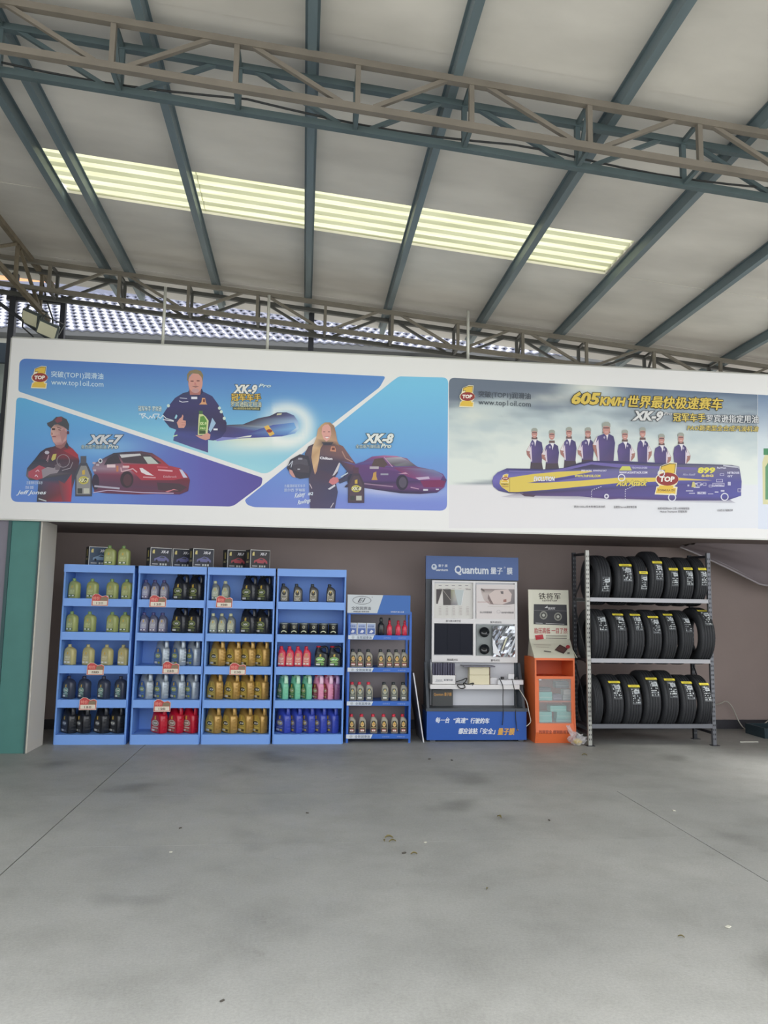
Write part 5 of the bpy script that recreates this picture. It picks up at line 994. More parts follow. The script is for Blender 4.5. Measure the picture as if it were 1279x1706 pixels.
# crumpled film bag in the lower right frame
m = MB(); g = 9; x0b, x1b, z0b, z1b = rect_on(820, 1043, 857, 1094, FY+.01); vs = []
for i in range(g+1):
    for j_ in range(g+1): vs.append((x0b+(x1b-x0b)*i/g-1.95, FY-.012-8.55+.022*noise.noise(Vector((i*.9, j_*.9, 5)))-.01*((i+j_) % 2), z0b+(z1b-z0b)*j_/g))
m.add(vs, [(i*(g+1)+j_, (i+1)*(g+1)+j_, (i+1)*(g+1)+j_+1, i*(g+1)+j_+1) for i in range(g) for j_ in range(g)], False)
m.build('film_sheet', mat('silver_film', (178, 182, 190), .12, .75), fs_)
P = Print(1.0); P.poly([(820.5, 1062), (835, 1094), (822, 1088)], (236, 238, 242)); P.poly([(843, 1062), (846, 1062), (839, 1080), (835, 1086)], (220, 220, 190)); P.poly([(858, 1062), (859, 1066), (849, 1092), (846, 1090)], (206, 212, 220)); P.build('film_fold', wall_fn(FY-.034, fs_), fs_)
# shelf and what stands on it
x0, x1, z0, z1 = rect_on(717, 1141, 866, 1148, 8.60)
W().box(x0, x1, 8.60, 8.79, z0, z1).build('shelf', wb, fs_); SHZ = z1
def on_shelf(px): return onY(px, 1138, 8.66).x
hx = on_shelf(739); br = thing('brochure_holder', 'white acrylic tray of upright dark brochures, left on the display shelf', 'holder', (hx, 8.66, SHZ+.0005))
m = MB(); m.box(-.135, .135, -.03, -.026, 0, .10); m.box(-.135, .135, .05, .054, 0, .17)
for sx in (-.135, .131): m.add([(sx, -.03, 0), (sx+.004, -.03, 0), (sx+.004, .054, 0), (sx, .054, 0), (sx, -.03, .10), (sx+.004, -.03, .10), (sx+.004, .054, .17), (sx, .054, .17)], [(3, 2, 1, 0), (4, 5, 6, 7), (0, 1, 5, 4), (1, 2, 6, 5), (2, 3, 7, 6), (3, 0, 4, 7)])
m.box(-.135, .135, -.03, .054, 0, .004); tr_ = m.build('tray', wb, br)
P = Print(.95); P.text('Quantum', -.09, .04, -.02, .018, (120, 126, 140), down=False); P.text('量子膜汽车膜', .0, .04, .10, .02, (90, 96, 110), bold=.03, down=False, body=.9); P.line([(-.10, .03), (-.01, .03)], .003, (140, 146, 160)); P.build('tray_print', lambda x, z, q: (x, -.0306-q, z), tr_, .0003)
bk = MB().box(-.0115, .0115, -.018, .03, .0, .23, .001).mesh('brochure', mat('indigo_brochure', (66, 64, 86), .4))
for k in range(9):
    o = link('brochure', bk, None, (hx-.115+.0287*k, 8.665, SHZ+.005)); o.rotation_euler = (R(2), 0, R(random.uniform(-6, 6))); tag(o, 'dark indigo brochure in the white tray, '+['leftmost', 'second from left', 'third from left', 'fourth from left', 'middle one', 'fourth from right', 'third from right', 'second from right', 'rightmost'][k if k < 4 else k] if k != 4 else 'dark indigo brochure at the middle of the white tray', 'brochure', 'brochures in the tray')
pb = on_shelf(798); o = thing('paper_box', 'cream paper pack under a grey tablet on the display shelf', 'box', (pb, 8.68, SHZ+.0005))
MB().box(-.115, .115, -.05, .05, 0, .105, .002).build('lower_pack', mat('cream_card', (222, 214, 184), .6), o); MB().box(-.113, .113, -.048, .05, .107, .195, .002).build('upper_pack', mat('cream_card'), o); MB().box(.117, .125, -.05, .05, 0, .20, .001).build('brown_spacer', mat('brown_card', (120, 100, 84), .6), o)
o = MB().box(-.185, .185, -.09, .09, 0, .012, .003).build('tablet', mat('grey_tablet', (110, 110, 122), .3), None, (on_shelf(796), 8.67, SHZ+.1975+.001)); o.rotation_euler = (0, 0, 0); tag(o, 'flat grey tablet lying on the cream paper pack', 'tablet')
for i, (px, ln, h_) in enumerate(((823, .09, .075),)):
    o = MB().box(-.045, .045, -.03, .03, 0, .075, .006).build('charger', mat('white_plastic', (220, 220, 224), .35), None, (on_shelf(px), 8.70, SHZ+.0005)); tag(o, 'small white charger block between the paper pack and socket strip', 'charger')
ps = thing('power_strip', 'white multi-socket power strip at the right end of the display shelf', 'power strip', (on_shelf(849), 8.64, SHZ+.0005))
hsg = MB().box(-.15, .15, -.03, .03, 0, .055, .006).build('housing', mat('white_plastic'), ps)
for k in range(5): MB().box(-.12+k*.05, -.085+k*.05, -.015, .015, .055, .057).build('socket', mat('socket_grey', (120, 122, 126), .4), hsg)
for k, X in enumerate((-.09, .07)): 
    MB().box(X-.018, X+.018, -.02, .012, .058, .088, .004).build('black_plug', mat('black_plastic', (34, 34, 38), .4), ps)
MB().box(-.02, .05, .0, .02, .058, .12, .003).build('white_adapter', mat('white_plastic'), ps)
def cable(lb, pts_, m_, r_=.005, Y=8.6, name='power_cable'):
    P_ = [onY(a, b_, y_) for a, b_, y_ in pts_]
    S_ = []
    for i in range(len(P_)-1):
        p0, p1, p2, p3 = P_[max(i-1, 0)], P_[i], P_[i+1], P_[min(i+2, len(P_)-1)]
        for k in range(4):
            t_ = k/4; S_.append(.5*((2*p1)+(p2-p0)*t_+(2*p0-5*p1+4*p2-p3)*t_*t_+(3*p1-p0-3*p2+p3)*t_**3))
    S_.append(P_[-1]); o = MB(origin=P_[0]).tube(S_, r_, 6).build(name, m_, None, P_[0]); tag(o, lb, 'cable'); return o
bc = mat('black_rubber_cable'); wc = mat('off_white_cable', (196, 194, 184), .5)
cable('black cable hanging down the display front from the strip, left one', [(832, 1130, 8.62), (838, 1144, 8.585), (838, 1165, 8.56), (838.5, 1190, 8.535), (837, 1208, 8.53)], bc, .0045)
cable('black cable hanging down the display front from the strip, right one', [(853, 1131, 8.62), (857, 1148, 8.585), (860, 1170, 8.56), (859, 1190, 8.535), (861, 1212, 8.53), (863, 1218, 8.53)], bc, .0045)
cable('off-white cable running from the strip down beside the display stand', [(865, 1148, 8.58), (877, 1168, 8.50), (881, 1185, 8.48), (883, 1194, 8.48), (884, 1203, 8.48), (877, 1210, 8.48)], wc, .005)
cable('tangled black cable bundle on the display shelf beside the brochures', [(760, 1136, 8.62), (770, 1133, 8.64), (778, 1130, 8.66), (772, 1140, 8.60), (762, 1141, 8.595), (768, 1147, 8.58), (775, 1145, 8.58), (772, 1138, 8.60), (780, 1140, 8.60), (789, 1138, 8.62), (787, 1142, 8.60)], bc, .006)
cd_ = thing('gift_bag', 'dark grey card bag with gold lettering under the display shelf', 'bag', (onY(737, 1176, 8.74).x, 8.74, .366))
x0, x1, z0, z1 = rect_on(720.5, 1147, 755, 1178, 8.72)
MB().box(-(x1-x0)/2, (x1-x0)/2, -.02, .03, 0, z1-.38, .001).build('bag_body', mat('dark_card', (66, 68, 68), .5), cd_)
P = Print(.95); P.text('Quantum 量子膜', -.10, .115, .105, .035, (206, 150, 60), bold=.03, down=False, body=.85); P.build('gold_lettering', lambda x, z, q: (x, -.0206-q, z), cd_, .0003)

# ------------------------------------------------------------------ orange accessory cabinet
oc = thing('display_cabinet', 'narrow orange cabinet with white head board and glass door', 'cabinet', (2.83, 8.45, 0))
org = mat('orange_board', (226, 112, 62), .45); org2 = mat('deep_orange_board', (204, 92, 48), .5); whb = mat('cream_head_board', (224, 222, 204), .45)
xl, xr = 2.60, 3.06
m = W()
for x in (xl, xr-.018): 
    m = W(); prof = [(8.47, 0), (8.86, 0), (8.86, .93), (8.45, .93), (8.45, .35), (8.43, .12)]
    n_ = len(prof); vs = [(x, a, b_) for a, b_ in prof]+[(x+.018, a, b_) for a, b_ in prof]
    m.add(vs, [tuple(range(n_)), tuple(range(2*n_-1, n_-1, -1))]+[(i, i+n_, (i+1) % n_+n_, (i+1) % n_) for i in range(n_)]); m.build('side_panel', org, oc)
W().box(xl+.018, xr-.018, 8.84, 8.86, 0, .93).build('back_panel', org2, oc)
W().box(xl+.018, xr-.018, 8.45, 8.84, .905, .93).build('top_panel', org, oc)
for z in (.72, .455, .215): W().box(xl+.018, xr-.018, 8.47, 8.84, z-.012, z).build('shelf_board', org2, oc)
W().box(xl+.018, xr-.018, 8.45, 8.468, .70, .73).build('front_rail', org, oc)
W().box(xl+.018, xl+.045, 8.45, 8.465, .21, .70).build('door_stile', org, oc); W().box(xr-.045, xr-.018, 8.45, 8.465, .21, .70).build('door_stile', org, oc)
m = W(); m.add([(xl+.018, 8.45, .215), (xr-.018, 8.45, .215), (xr-.018, 8.428, .12), (xl+.018, 8.428, .12), (xl+.018, 8.468, .0), (xr-.018, 8.468, 0)], [(3, 2, 1, 0), (5, 4, 3, 2)][::1]); m.f = [(0, 1, 2, 3), (3, 2, 5, 4)]; m.build('kick_panel', org, oc)
gl = mat('clear_door_glass', (226, 232, 232), .05, alpha=.18)
gd = W().box(xl+.03, xr-.03, 8.455, 8.459, .215, .70).build('glass_door', gl, oc); W().box(xl+.035, xl+.075, 8.450, 8.455, .685, .695).build('door_catch', mat('white_plastic'), gd)
P = Print(.95); P.text('找到安全 想到铁将军', 898, 1222, 949, 6, (140, 50, 30), bold=.02, body=.9, slope=.01); P.build('foot_lettering', wall_fn(8.427, oc), oc)
# head board: upright panel curving forward
hb_ = [(8.79, 1.70), (8.76, 1.13), (8.70, 1.08), (8.50, .96), (8.455, .93)]
m = W(); hx0, hx1 = 2.645, 3.115
def hw(z): return (2.632+.0*(1.7-z), 3.118) if z > 1.1 else (2.632-(1.1-z)*.2, 3.118-(1.1-z)*.30)
vs = []; 
for y_, z in hb_:
    a_0, a_1 = hw(z); vs += [(a_0, y_, z), (a_1, y_, z), (a_1, y_+.02, z), (a_0, y_+.02, z)]
fs2 = [(0, 1, 2, 3)]
for i in range(len(hb_)-1):
    b0 = i*4
    for k in range(4): fs2.append((b0+k, b0+(k+1) % 4, b0+4+(k+1) % 4, b0+4+k))
m.add(vs, fs2+[tuple(range(len(hb_)*4-1, len(hb_)*4-5, -1))]); hbd = m.build('head_board', whb, oc)
for x in (2.64, 3.09):
    m = W(); m.add([(x, 8.80, 1.12), (x, 8.46, .932), (x, 8.86, .932), (x+.01, 8.80, 1.12), (x+.01, 8.46, .932), (x+.01, 8.86, .932)], [(0, 1, 2), (5, 4, 3), (0, 3, 4, 1), (1, 4, 5, 2), (2, 5, 3, 0)]); m.build('head_cheek', whb, oc)
def head_fn(x, y, g):      # print laid on the upright part, or on the sloping part below
    for (ya, za), (yb, zb) in zip(hb_[:-1], hb_[1:]):
        nrm = Vector((0, za-zb, -(ya-yb))); nrm = Vector((0, -(za-zb), (ya-yb))) if False else Vector((0, zb-za, ya-yb)).normalized()
        d = ray(x, y); P0 = Vector((0, ya, za)); den = d.dot(nrm)
        t_ = (P0-CAM).dot(nrm)/den; q = CAM+d*t_
        if q.z >= zb-1e-6 or (ya, za) == hb_[-2]: 
            q = q+nrm*(.0015+g); return (q.x-2.83, q.y-8.45, q.z)
P = Print(.95)
P.text('铁将军', 897.5, 997.5, 934, 10.5, (66, 56, 44), bold=.01, body=.9, slope=.01); P.text('专业汽车电子品牌', 903, 1002, 928, 3, (110, 100, 90), body=.9)
P.poly([(889.5, 1006.5), (944, 1007.5), (945, 1042), (889, 1040)], (54, 54, 60)); P.text('铁将军', 913, 1015.5, 925, 4, (216, 216, 216), bold=.03, body=.9); P.poly([(907, 1013), (912, 1009), (912.5, 1013)], (216, 216, 216)); P.line([(890, 1016.8), (944, 1018)], .6, (130, 130, 130))
for cx_ in (905.5, 929.5): P.ell(cx_, 1025+(.8 if cx_ > 910 else 0)*3, 6.6, 7, (150, 150, 140), 12); P.ell(cx_, 1025+(.8 if cx_ > 910 else 0)*3, 4.6, 5, (76, 78, 74), 12); P.ell(cx_, 1025+(.8 if cx_ > 910 else 0)*3, 2.4, 2.6, (196, 196, 186), 8)
P.line([(892, 1038), (904, 1038.5)], 1, (190, 190, 190)); P.line([(909, 1038.5), (940, 1040)], 1, (190, 190, 190))
P.text('胎压高低 一目了然', 890, 1054.5, 945, 9, (196, 50, 60), bold=.01, body=.9, slope=.005); P.poly([(891, 1058.5), (904, 1057), (906, 1065.5), (893, 1067)], (200, 40, 56)); P.text('胎压监测', 893, 1063.5, 904, 4.4, (240, 226, 216), body=.9)
for k in range(2): P.line([(909, 1059.5+k*3.5), (944, 1059.8+k*3.5)], 1.1, (120, 112, 104))
P.line([(889, 1075), (918, 1076)], .7, (180, 170, 160)); P.line([(893, 1079), (915, 1079.5)], .6, (190, 180, 170))
P.poly([(932.5, 1075), (946, 1082), (939, 1090.5), (924, 1084)], (76, 50, 50)); P.poly([(933, 1076.5), (943, 1082), (938, 1087), (927, 1083)], (96, 60, 56)); P.ell(946, 1079, 3.6, 3, (200, 50, 60), 10); P.line([(906, 1086), (918, 1087.5)], 1.6, (130, 126, 120)); P.quad(945, 1088, 949, 1091, (130, 124, 116))
P.build('head_board_print', head_fn, hbd)
# goods in the cabinet
def carton(px0, py0, px1, py1, Y, rgb, name, lb, d=.12, zb=None):
    x0, x1, z0, z1 = rect_on(px0, py0, px1, py1, Y); z0 = zb if zb is not None else z0
    o = thing('small_box', lb, 'box', ((x0+x1)/2, Y, z0), 0, 'boxes in the orange cabinet'); w_ = x1-x0; h_ = z1-z0
    MB().box(-w_/2, w_/2, 0, d, 0, h_, .0015).build('carton', mat(name, rgb, .5), o)
    MB().box(-w_/2+.002, w_/2-.002, -.001, .0, h_*.30, h_*.42).build('band', mat(name+'_band', lerp(rgb, (230, 230, 226), .35), .5), o); return o.location.z+h_
tq = (112, 190, 184); tq2 = (124, 206, 196)
z_ = carton(895, 1153, 920, 1168, 8.52, tq, 'teal_carton', 'teal box lying left on the upper shelf inside the orange cabinet', zb=.4552)
carton(896, 1146, 918, 1155, 8.54, (60, 60, 66), 'black_carton', 'flat black pack on the teal box, upper shelf of the orange cabinet', zb=z_+.0004)
z_ = carton(922, 1157, 936, 1168, 8.53, (96, 90, 116), 'plum_carton', 'dark violet box at middle of the upper cabinet shelf', zb=.4552, d=.1)
z_ = carton(938, 1158, 952, 1168, 8.53, (150, 160, 164), 'grey_carton', 'grey box low on the right of the upper cabinet shelf', zb=.4552, d=.1)
carton(939, 1149, 952, 1157, 8.54, (176, 180, 180), 'pale_carton', 'pale grey box stacked on the right of the upper cabinet shelf', zb=z_+.0004, d=.1)
carton(926, 1136, 950, 1146, 8.60, (84, 90, 100), 'steel_carton', 'steel grey box high at the right of the upper cabinet shelf', zb=onY(938, 1146, 8.6).z, d=.1)
zz = .2152
for k in range(2): zz = carton(896, 1196, 920, 1207, 8.52, tq, 'teal_carton', ['bottom', 'middle'][k]+' teal box of the left stack, lower shelf of the orange cabinet', zb=zz+.0003)
zz = carton(896, 1186, 919.5, 1193, 8.52, tq, 'teal_carton', 'top teal box of the left stack, lower shelf of the orange cabinet', zb=zz+.0003)
carton(917, 1176, 944, 1184, 8.54, tq2, 'mint_carton', 'mint box across the top of both stacks in the orange cabinet', zb=zz+.0003)
zz = .2152
for k in range(2): zz = carton(927, 1197, 952, 1207, 8.53, lerp(tq, (90, 150, 150), .5), 'dull_teal_carton', ['bottom', 'middle'][k]+' dull teal box of the right stack, lower shelf of the orange cabinet', zb=zz+.0003)
zz = carton(928, 1186, 952, 1194, 8.53, tq, 'teal_carton', 'top box of the right stack, lower shelf of the orange cabinet', zb=zz+.0003)
# crumpled bag on the floor
p = onZ(966, 1239, .0); sg_ = thing('snack_bag', 'crumpled clear plastic bag with yellow contents beside the orange cabinet', 'bag', (3.035, 8.325, 0))
def blob(rx, ry, rz, seed, amp, z0=0):
    m = MB(); R_ = []
    for i in range(9):
        th = math.pi*i/8
        ring_ = []
        for k in range(16):
            ph = 2*math.pi*k/16; d = Vector((math.sin(th)*math.cos(ph), math.sin(th)*math.sin(ph), -math.cos(th))); f = 1+amp*noise.noise(d*2.6+Vector((seed, 0, 0)))*2+(.10*((i+k) % 2) if amp > .2 else 0)
            ring_.append((d.x*rx*f, d.y*ry*f, max(.0015, z0+rz+d.z*rz*f)))
        R_.append(ring_)
    return m.rings(R_, cap=True, smooth=False)
blob(.085, .07, .06, 3, .28).build('bag_film', mat('clear_plastic', (226, 226, 230), .12, alpha=.35), sg_)
blob(.05, .04, .03, 9, .1, .01).build('yellow_contents', mat('yellow_snack', (214, 186, 80), .5), sg_)
m = MB(); R_ = []
for i in range(5): R_.append([(-.055-.012*i+(.012+.004*i)*math.cos(2*math.pi*k/8+i), (.01+.004*i)*math.sin(2*math.pi*k/8), .09+.03*i+.008*math.cos(k*2.1)) for k in range(8)])
m.rings(R_, smooth=False).build('twisted_neck', mat('clear_plastic'), sg_)

# ------------------------------------------------------------------ tyre rack
TX0, TX1, TYF, TYB = 3.163, 4.594, 8.28, 8.70
tk = thing('tyre_rack', 'black perforated steel rack holding three rows of tyres', 'rack', (3.88, TYF, 0))
bs = mat('black_powder_coat', (48, 50, 56), .5, .2); bm2 = mat('pale_perforated_steel', (166, 166, 160), .4, .4); br_ = mat('grey_beam', (158, 158, 162), .4, .3); br2 = mat('dark_grey_beam', (104, 106, 112), .4, .3); hole = mat('slot_shadow', (20, 20, 22), .8)
PT = 2.14
for X, Y, mm, nm in ((TX0, TYF, bm2, 1), (TX1, TYF, br2, 1), (TX0, TYB, bs, 1), (TX1, TYB, bs, 1)):
    m = W(); m.box(X-.02, X+.02, Y-.002, Y+.001, .0, PT); m.box(X-.02, X-.017, Y, Y+.035, 0, PT); m.box(X+.017, X+.02, Y, Y+.035, 0, PT); m.build('upright', mm, tk)
    up_ = KIDS[tk.name][-1]; h_ = W(); k = 0; z = .06
    while z < PT-.03:
        for sx in (-.009, .009): h_.box(X+sx-.0035, X+sx+.0035, Y-.0035, Y-.0015, z, z+.02)
        z += .05
    h_.build('slot_row', hole if mm != bs else mat('slot_grey', (110, 112, 116), .6), up_, kind='stuff')
    W().box(X-.04, X+.045, Y-.03, Y+.045, 0, .006).build('foot_plate', bs, tk)
BZ = [1.613, .942, .234]
for i, z in enumerate(BZ):
    mm = (br_, br_, br2)[i]
    for Y in (TYF-.004, TYB):
        m = W(); m.box(TX0+.021, TX1-.021, Y, Y+.03, z-.045, z, .003); m.box(TX0+.021, TX1-.021, Y-.004, Y, z-.045, z-.037); m.box(TX0+.021, TX1-.021, Y-.004, Y, z-.006, z); m.build('beam', mm, tk)
    for X in (TX0, TX1): W().box(X-.006, X+.006, TYF+.03, TYB, z-.04, z-.01).build('side_beam', bs, tk)
for X in (TX0, TX1):
    W().bar((X, TYF+.03, PT-.04), (X, TYB, PT-.03), .012, .03).build('side_tie', bs, tk); W().bar((X, TYF+.03, .13), (X, TYB, .13), .012, .03).build('side_tie', bs, tk)
    for a, b in ((1.95, 1.62), (.9, 1.5), (.25, .85)): W().bar((X, TYF+.03, a), (X, TYB, b), .008, .02).build('side_brace', bs, tk)
# tyres: tread with grooves, shoulder, sidewall and bead, open in the middle
rub = mat('tyre_rubber', (40, 42, 46), .62, bump=.25, bscale=120)
def tyre(Rr, wd, rim=.60):
    t = bpy.data.objects.new('tyre', None); COL.objects.link(t); t['category'] = 'tyre'
    h_ = wd/2; rr = Rr*rim; g = .007; pr = []
    def a(r_, x): pr.append((r_, x))
    a(rr, -h_*.62); a(rr+.012, -h_*.78); a(rr+(Rr-rr)*.35, -h_*.97); a(rr+(Rr-rr)*.55, -h_); a(rr+(Rr-rr)*.78, -h_*.97); a(Rr-.016, -h_*.86); a(Rr-.006, -h_*.76)
    for gx in (-.48, -.16, .16, .48):
        r0 = Rr-.004*abs(gx)
        a(r0, h_*(gx-.055)); a(r0-g, h_*(gx-.04)); a(r0-g, h_*(gx+.04)); a(r0, h_*(gx+.055))
    a(Rr-.006, h_*.76); a(Rr-.016, h_*.86); a(rr+(Rr-rr)*.78, h_*.97); a(rr+(Rr-rr)*.55, h_); a(rr+(Rr-rr)*.35, h_*.97); a(rr+.012, h_*.78); a(rr, h_*.62)
    a(rr+.004, h_*.3); a(Rr-.03, h_*.25); a(Rr-.03, -h_*.25); a(rr+.004, -h_*.3)
    pr.append(pr[0])
    MB().lathe(pr, 56, (0, 0, 0), 'x', cap=False).build('carcass', rub, t)
    # shoulder lugs
    m = MB()
    for k in range(56):
        for sx in (-1, 1):
            a0 = 2*math.pi*(k+.15)/56; a1 = 2*math.pi*(k+.6)/56
            vs = [(sx*h_*xx, r_*math.cos(an), r_*math.sin(an)) for an in (a0, a1) for xx, r_ in ((.60, Rr-.0005), (.80, Rr-.006), (.95, Rr-.024))]
            m.add(vs, [(0, 1, 4, 3), (1, 2, 5, 4)])
    m.build('shoulder_lugs', rub, t, kind='stuff')
    return t
TY = {}
ink_w = (206, 212, 214)
def foil(Rr, a0, a1, w_, x0, seed):
    """clear foil label with white print, lying round the tread between two angles"""
    rnd_ = random.Random(seed); P = Print(.95); L_ = (a1-a0)*Rr
    P.quad(-w_/2, 0, w_/2, L_, (74, 78, 82))
    for k in range(7):
        yy = L_*(.08+.13*k)
        for q in range(5):
            if rnd_.random() < .78: P.quad(-w_/2+w_*(.06+.18*q), yy, -w_/2+w_*(.06+.18*q+rnd_.uniform(.08, .16)), yy+L_*rnd_.uniform(.03, .10), ink_w if rnd_.random() < .6 else (150, 156, 162), up=(1 if q == 0 else 0))
    P.quad(-w_*.2, L_*.66, w_*.42, L_*.86, (196, 202, 206)); P.text('195', -w_*.12, L_*.72, w_*.3, L_*.08, (60, 64, 70), bold=.04, down=False)
    def f(x, y, q): an = a1-(L_-y)/Rr if False else a0+y/Rr; r_ = Rr+.0035+q; return (x0+x, -r_*math.cos(an), r_*math.sin(an))
    return P, f
def put_tyre(X, z, Rr, wd, rz, seed, lb, grp, ylw=True, elev=20, dx=.0, lab=True, Y=8.495, tilt=0):
    key = (Rr, wd)
    if key not in TY:
        TY[key] = tyre(Rr, wd); o = TY[key]; o['_'] = 1; del o['_']; o.location = (X, Y, z); 
    else: o = dup_plain(TY[key], (X, Y, z))
    o.rotation_euler = (0, R(tilt), R(rz)); o['label'] = lb; o['group'] = grp
    if lab:
        P, f = foil(Rr, R(elev-34), R(elev), wd*.5, wd*dx, seed); P.build('foil_label', f, o, .0003)
    if ylw:
        P = Print(.97); P.quad(-wd*.34, 0, wd*.34, .030, (240, 222, 30)); P.quad(-wd*.2, .011, wd*.2, .019, (150, 140, 50))
        P.build('yellow_sticker', lambda x, y, q: (wd*(dx-.03)+x, -(Rr+.004+q)*math.cos(R(elev+2)+y/Rr), (Rr+.004+q)*math.sin(R(elev+2)+y/Rr)), o, .0004)
    return o
def dup_plain(root, loc):     # carcass and lugs only, labels differ from tyre to tyre
    r = root.copy(); COL.objects.link(r); r.location = loc
    for ch in KIDS.get(root.name, []):
        if ch.name.split('.')[0] in ('carcass', 'shoulder_lugs'):
            c = ch.copy(); COL.objects.link(c); c.parent = r; KIDS.setdefault(r.name, []).append(c)
    return r
def seat(z, Rr): hb2 = (TYB-TYF)/2-.004; return z+math.sqrt(Rr*Rr-hb2*hb2)+.004
rows = [
 ('top', BZ[0], .285, [(1019, .19, 0, 6, 0), (1056, .215, 1, 30, 0), (1079, .146, 1, 12, 0), (1106, .17, 1, 28, .31), (1131, .158, 1, 22, 0), (1156, .158, 1, 24, 0), (1178.5, .144, 1, 24, 0)], 965),
 ('middle', BZ[1], .31, [(1015, .195, 0, 46, 0), (1045.5, .185, 1, 48, 0), (1073.6, .176, 1, 48, 0), (1102.5, .18, 1, 42, 0), (1128.5, .16, 1, 50, 0), (1153.6, .155, 0, 46, 0), (1191, .185, 1, 56, .325)], 1050),
 ('bottom', BZ[2], .30, [(1005, .18, 0, 20, 0), (1039, .20, 1, 44, 0), (1070, .195, 1, 34, 0), (1101.7, .195, 1, 44, .32), (1131, .185, 1, 42, .32), (1159.5, .18, 1, 44, 0), (1186, .165, 1, 40, 0)], 1160)]
for nm, bz, Rr0, lst, py in rows:
    for i, (px, wd, yl_, el, R2) in enumerate(lst):
        Rr = R2 or Rr0; yc = 8.491
        XR = onY(px, py, yc-Rr*.8).x-.004        # px: right shoulder of the tread
        if i == 0: wd = round(min(wd, XR-(TX0+.029)), 4)        # the first tyre stands clear of the post
        X = XR-wd/2
        od = ['leftmost', 'second from left', 'third from left', 'middle', 'third from right', 'second from right', 'rightmost'][i]
        put_tyre(X, seat(bz, Rr), Rr, wd-.004, -1.5+random.uniform(-.8, .8), int(px), f'black tyre, {od} in the {nm} row of the tyre rack', f'tyres on the {nm} beams of the rack', bool(yl_), el, dx=.12, lab=(not (nm == 'bottom' and i == 0)), Y=yc)

# ------------------------------------------------------------------ draped sheet, cables, small things on the right
ds = mat('grey_tarpaulin', (140, 130, 134), .6, var=.05, vscale=3)
m = MB(origin=(5.2, 9.0, 2.0)); nx, nz = 26, 8; vs = []
for i in range(nx+1):
    u_ = i/nx; X = 4.66+u_*2.2; hem = 2.27-.46*min(1, (u_*2.1))**1.15+(.05*math.sin((u_-.55)*7) if u_ > .5 else 0)
    for j_ in range(nz+1):
        v_ = j_/nz; z = 2.285+(hem-2.285)*v_; fold = .035*math.sin(9*v_+u_*5)*(u_ > 0.02)
        vs.append((X, 8.62+.45*v_-.03*math.sin(v_*math.pi)+fold*.6, z-.03*math.sin(v_*math.pi)*u_+.010*math.sin(16*v_+u_*6)))
fs2 = [(i*(nz+1)+j_, (i+1)*(nz+1)+j_, (i+1)*(nz+1)+j_+1, i*(nz+1)+j_+1) for i in range(nx) for j_ in range(nz)]
m.add(vs, fs2, True); ts = thing('draped_sheet', 'grey tarpaulin sagging below the signboard at upper right of the tyre rack', 'tarpaulin', (5.2, 9.0, 2.0)); m.build('sheet', ds, ts)
m = MB(origin=(5.2, 9.0, 2.0)); hp = [vs[i*(nz+1)+nz] for i in range(nx+1)]; m.tube([(a, b-.012, c) for a, b, c in hp], .012, 6); m.tube([(a, b-.03, c+.03) for a, b, c in hp], .006, 6); m.build('hem', mat('pale_hem', (170, 164, 168), .5), ts)
cable('thin off-white cable looping along the wall right of the tyre rack', [(1188, 1175, 9.2), (1200, 1172, 9.3), (1210, 1168.5, 9.35), (1220, 1178, 9.35), (1230, 1200, 9.35), (1240, 1213.5, 9.3), (1255, 1217.5, 9.28), (1266, 1213, 9.3), (1278, 1202, 9.3), (1290, 1195, 9.35)], wc, .007)
p = onZ(1233, 1237); o = MB().box(0, .22, -.006, .006, 0, .012, .002).build('metal_strip', gal, None, (p.x, p.y, .0005)); tag(o, 'short bright metal strip on the floor right of the tyre rack', 'strip')
p = onZ(1268, 1232); mb_ = thing('floor_crate', 'low dark blue-green crate on the floor at the right edge', 'crate', (p.x+.40, p.y+.25, 0))
dkb = mat('dark_teal_plastic', (44, 62, 70), .4)
for a in ((-.32, .32, -.2, -.185), (-.32, .32, .185, .2), (-.32, -.305, -.185, .185), (.305, .32, -.185, .185)): MB().box(*a, .01, .12).build('crate_wall', dkb, mb_)
MB().box(-.32, .32, -.2, .2, 0, .01).build('crate_base', dkb, mb_); MB().box(-.33, .33, -.21, -.2, .10, .12).build('crate_rim', dkb, mb_)
# litter: curled dry leaves and paper scraps on the concrete
lf = mat('dry_leaf', (120, 110, 70), .8); sc_ = mat('paper_scrap', (206, 204, 190), .7); ck = mat('dark_chip', (76, 72, 66), .9)
def leaf_mesh(L_, w_):
    m = MB(); vs = []; n_ = 6
    for i in range(n_+1):
        t_ = i/n_; ww = w_*math.sin(math.pi*min(.97, max(.03, t_))); zz = .004+.012*math.sin(math.pi*t_)
        vs += [(L_*(t_-.5), -ww, zz+.008), (L_*(t_-.5), 0, zz-.002), (L_*(t_-.5), ww, zz+.006)]
    m.add(vs, [(3*i+k, 3*i+3+k, 3*i+4+k, 3*i+1+k) for i in range(n_) for k in range(2)]); return m
lm = leaf_mesh(.06, .012).mesh('leaf', lf); sm_ = MB().box(-.014, .014, -.009, .011, 0, .006, .002).mesh('scrap', sc_); cm_ = MB().box(-.012, .016, -.006, .006, 0, .007, .002).mesh('chip', ck)
LEAF = 'dry curled leaf on the concrete, '; SCR = 'pale paper scrap on the concrete, '; CHP = 'dark grit chip on the concrete, '
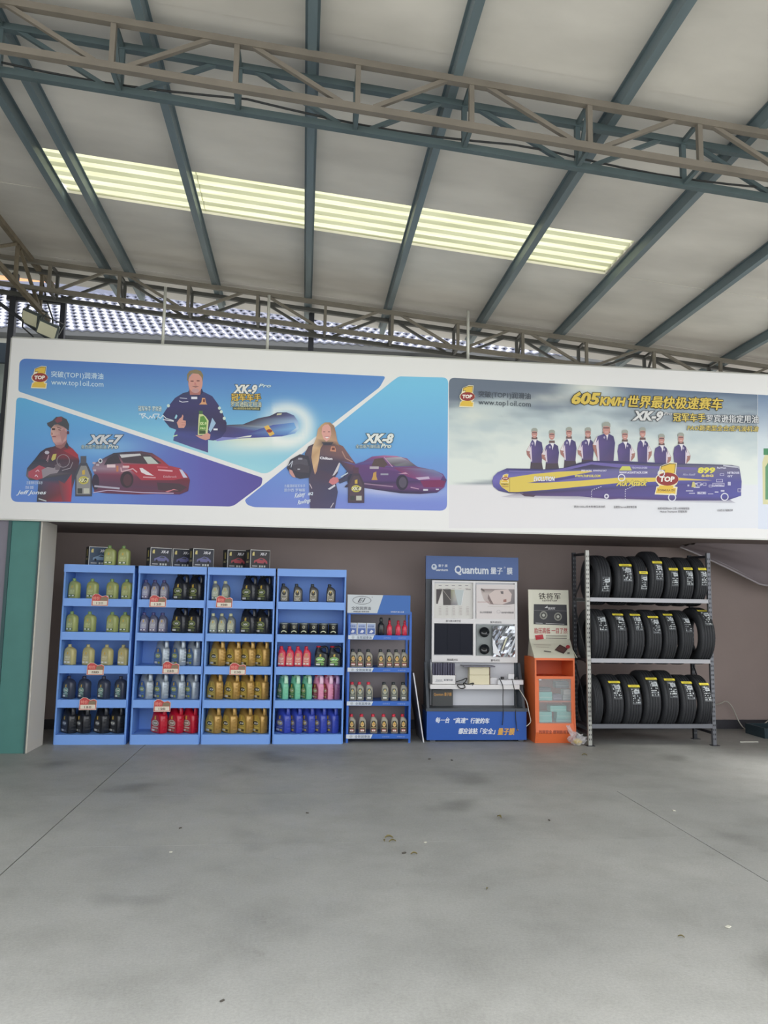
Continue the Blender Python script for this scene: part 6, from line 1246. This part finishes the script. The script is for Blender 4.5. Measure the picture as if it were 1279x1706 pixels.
for px, py, ms, nm, sc__, lb in ((648, 1397, lm, 'dry_leaf', .9, LEAF+'largest of the small cluster mid floor'), (654, 1403, lm, 'dry_leaf', .8, LEAF+'right end of the cluster mid floor'), (640, 1402, lm, 'dry_leaf', .6, LEAF+'left end of the cluster mid floor'), (690, 1424, lm, 'dry_leaf', .7, LEAF+'just nearer the viewer than the cluster'), (812, 1482, lm, 'dry_leaf', .5, LEAF+'alone, nearer than the cluster and to its right'),
                         (832, 1363, lm, 'dry_leaf', .9, LEAF+'alone in front of the film display stand'), (1135, 1562, lm, 'dry_leaf', .5, LEAF+'near the lower right of the floor'), (974, 1259, lm, 'dry_leaf', .9, LEAF+'just in front of the tyre rack foot'),
                         (1123, 1351, sm_, 'paper_scrap', 1, SCR+'in front of the tyre rack, by the right joint'), (1213, 1545, sm_, 'paper_scrap', 1, SCR+'near the lower right edge of the floor'), (709, 1404, sm_, 'paper_scrap', .7, SCR+'right of the leaf cluster mid floor'), (285, 1420, sm_, 'paper_scrap', .7, SCR+'on the left, near the cross joint'),
                         (301, 1380, cm_, 'grit_chip', .8, CHP+'on the left, in front of the second blue unit'), (673, 1422, cm_, 'grit_chip', 1, CHP+'beside the leaf cluster mid floor'), (716, 1265, cm_, 'grit_chip', 1, CHP+'in front of the leaning board'), (753, 1267, cm_, 'grit_chip', 1, CHP+'in front of the film display base'), (915, 1367, cm_, 'grit_chip', .9, CHP+'in front of the orange cabinet'), (371, 1668, cm_, 'grit_chip', .7, CHP+'nearest the viewer, lower left'), (512, 1355, cm_, 'grit_chip', .8, CHP+'in front of the fourth blue unit')):
    p = onZ(px, py); o = link(nm, ms, None, (p.x, p.y, .0005)); o.scale = (sc__,)*3; o.rotation_euler = (0, 0, random.uniform(0, 6.28))
    tag(o, lb, {'dry_leaf': 'leaf', 'paper_scrap': 'scrap', 'grit_chip': 'chip'}[nm], {'dry_leaf': 'dry leaves on the floor', 'paper_scrap': 'paper scraps on the floor', 'grit_chip': 'grit chips on the floor'}[nm])
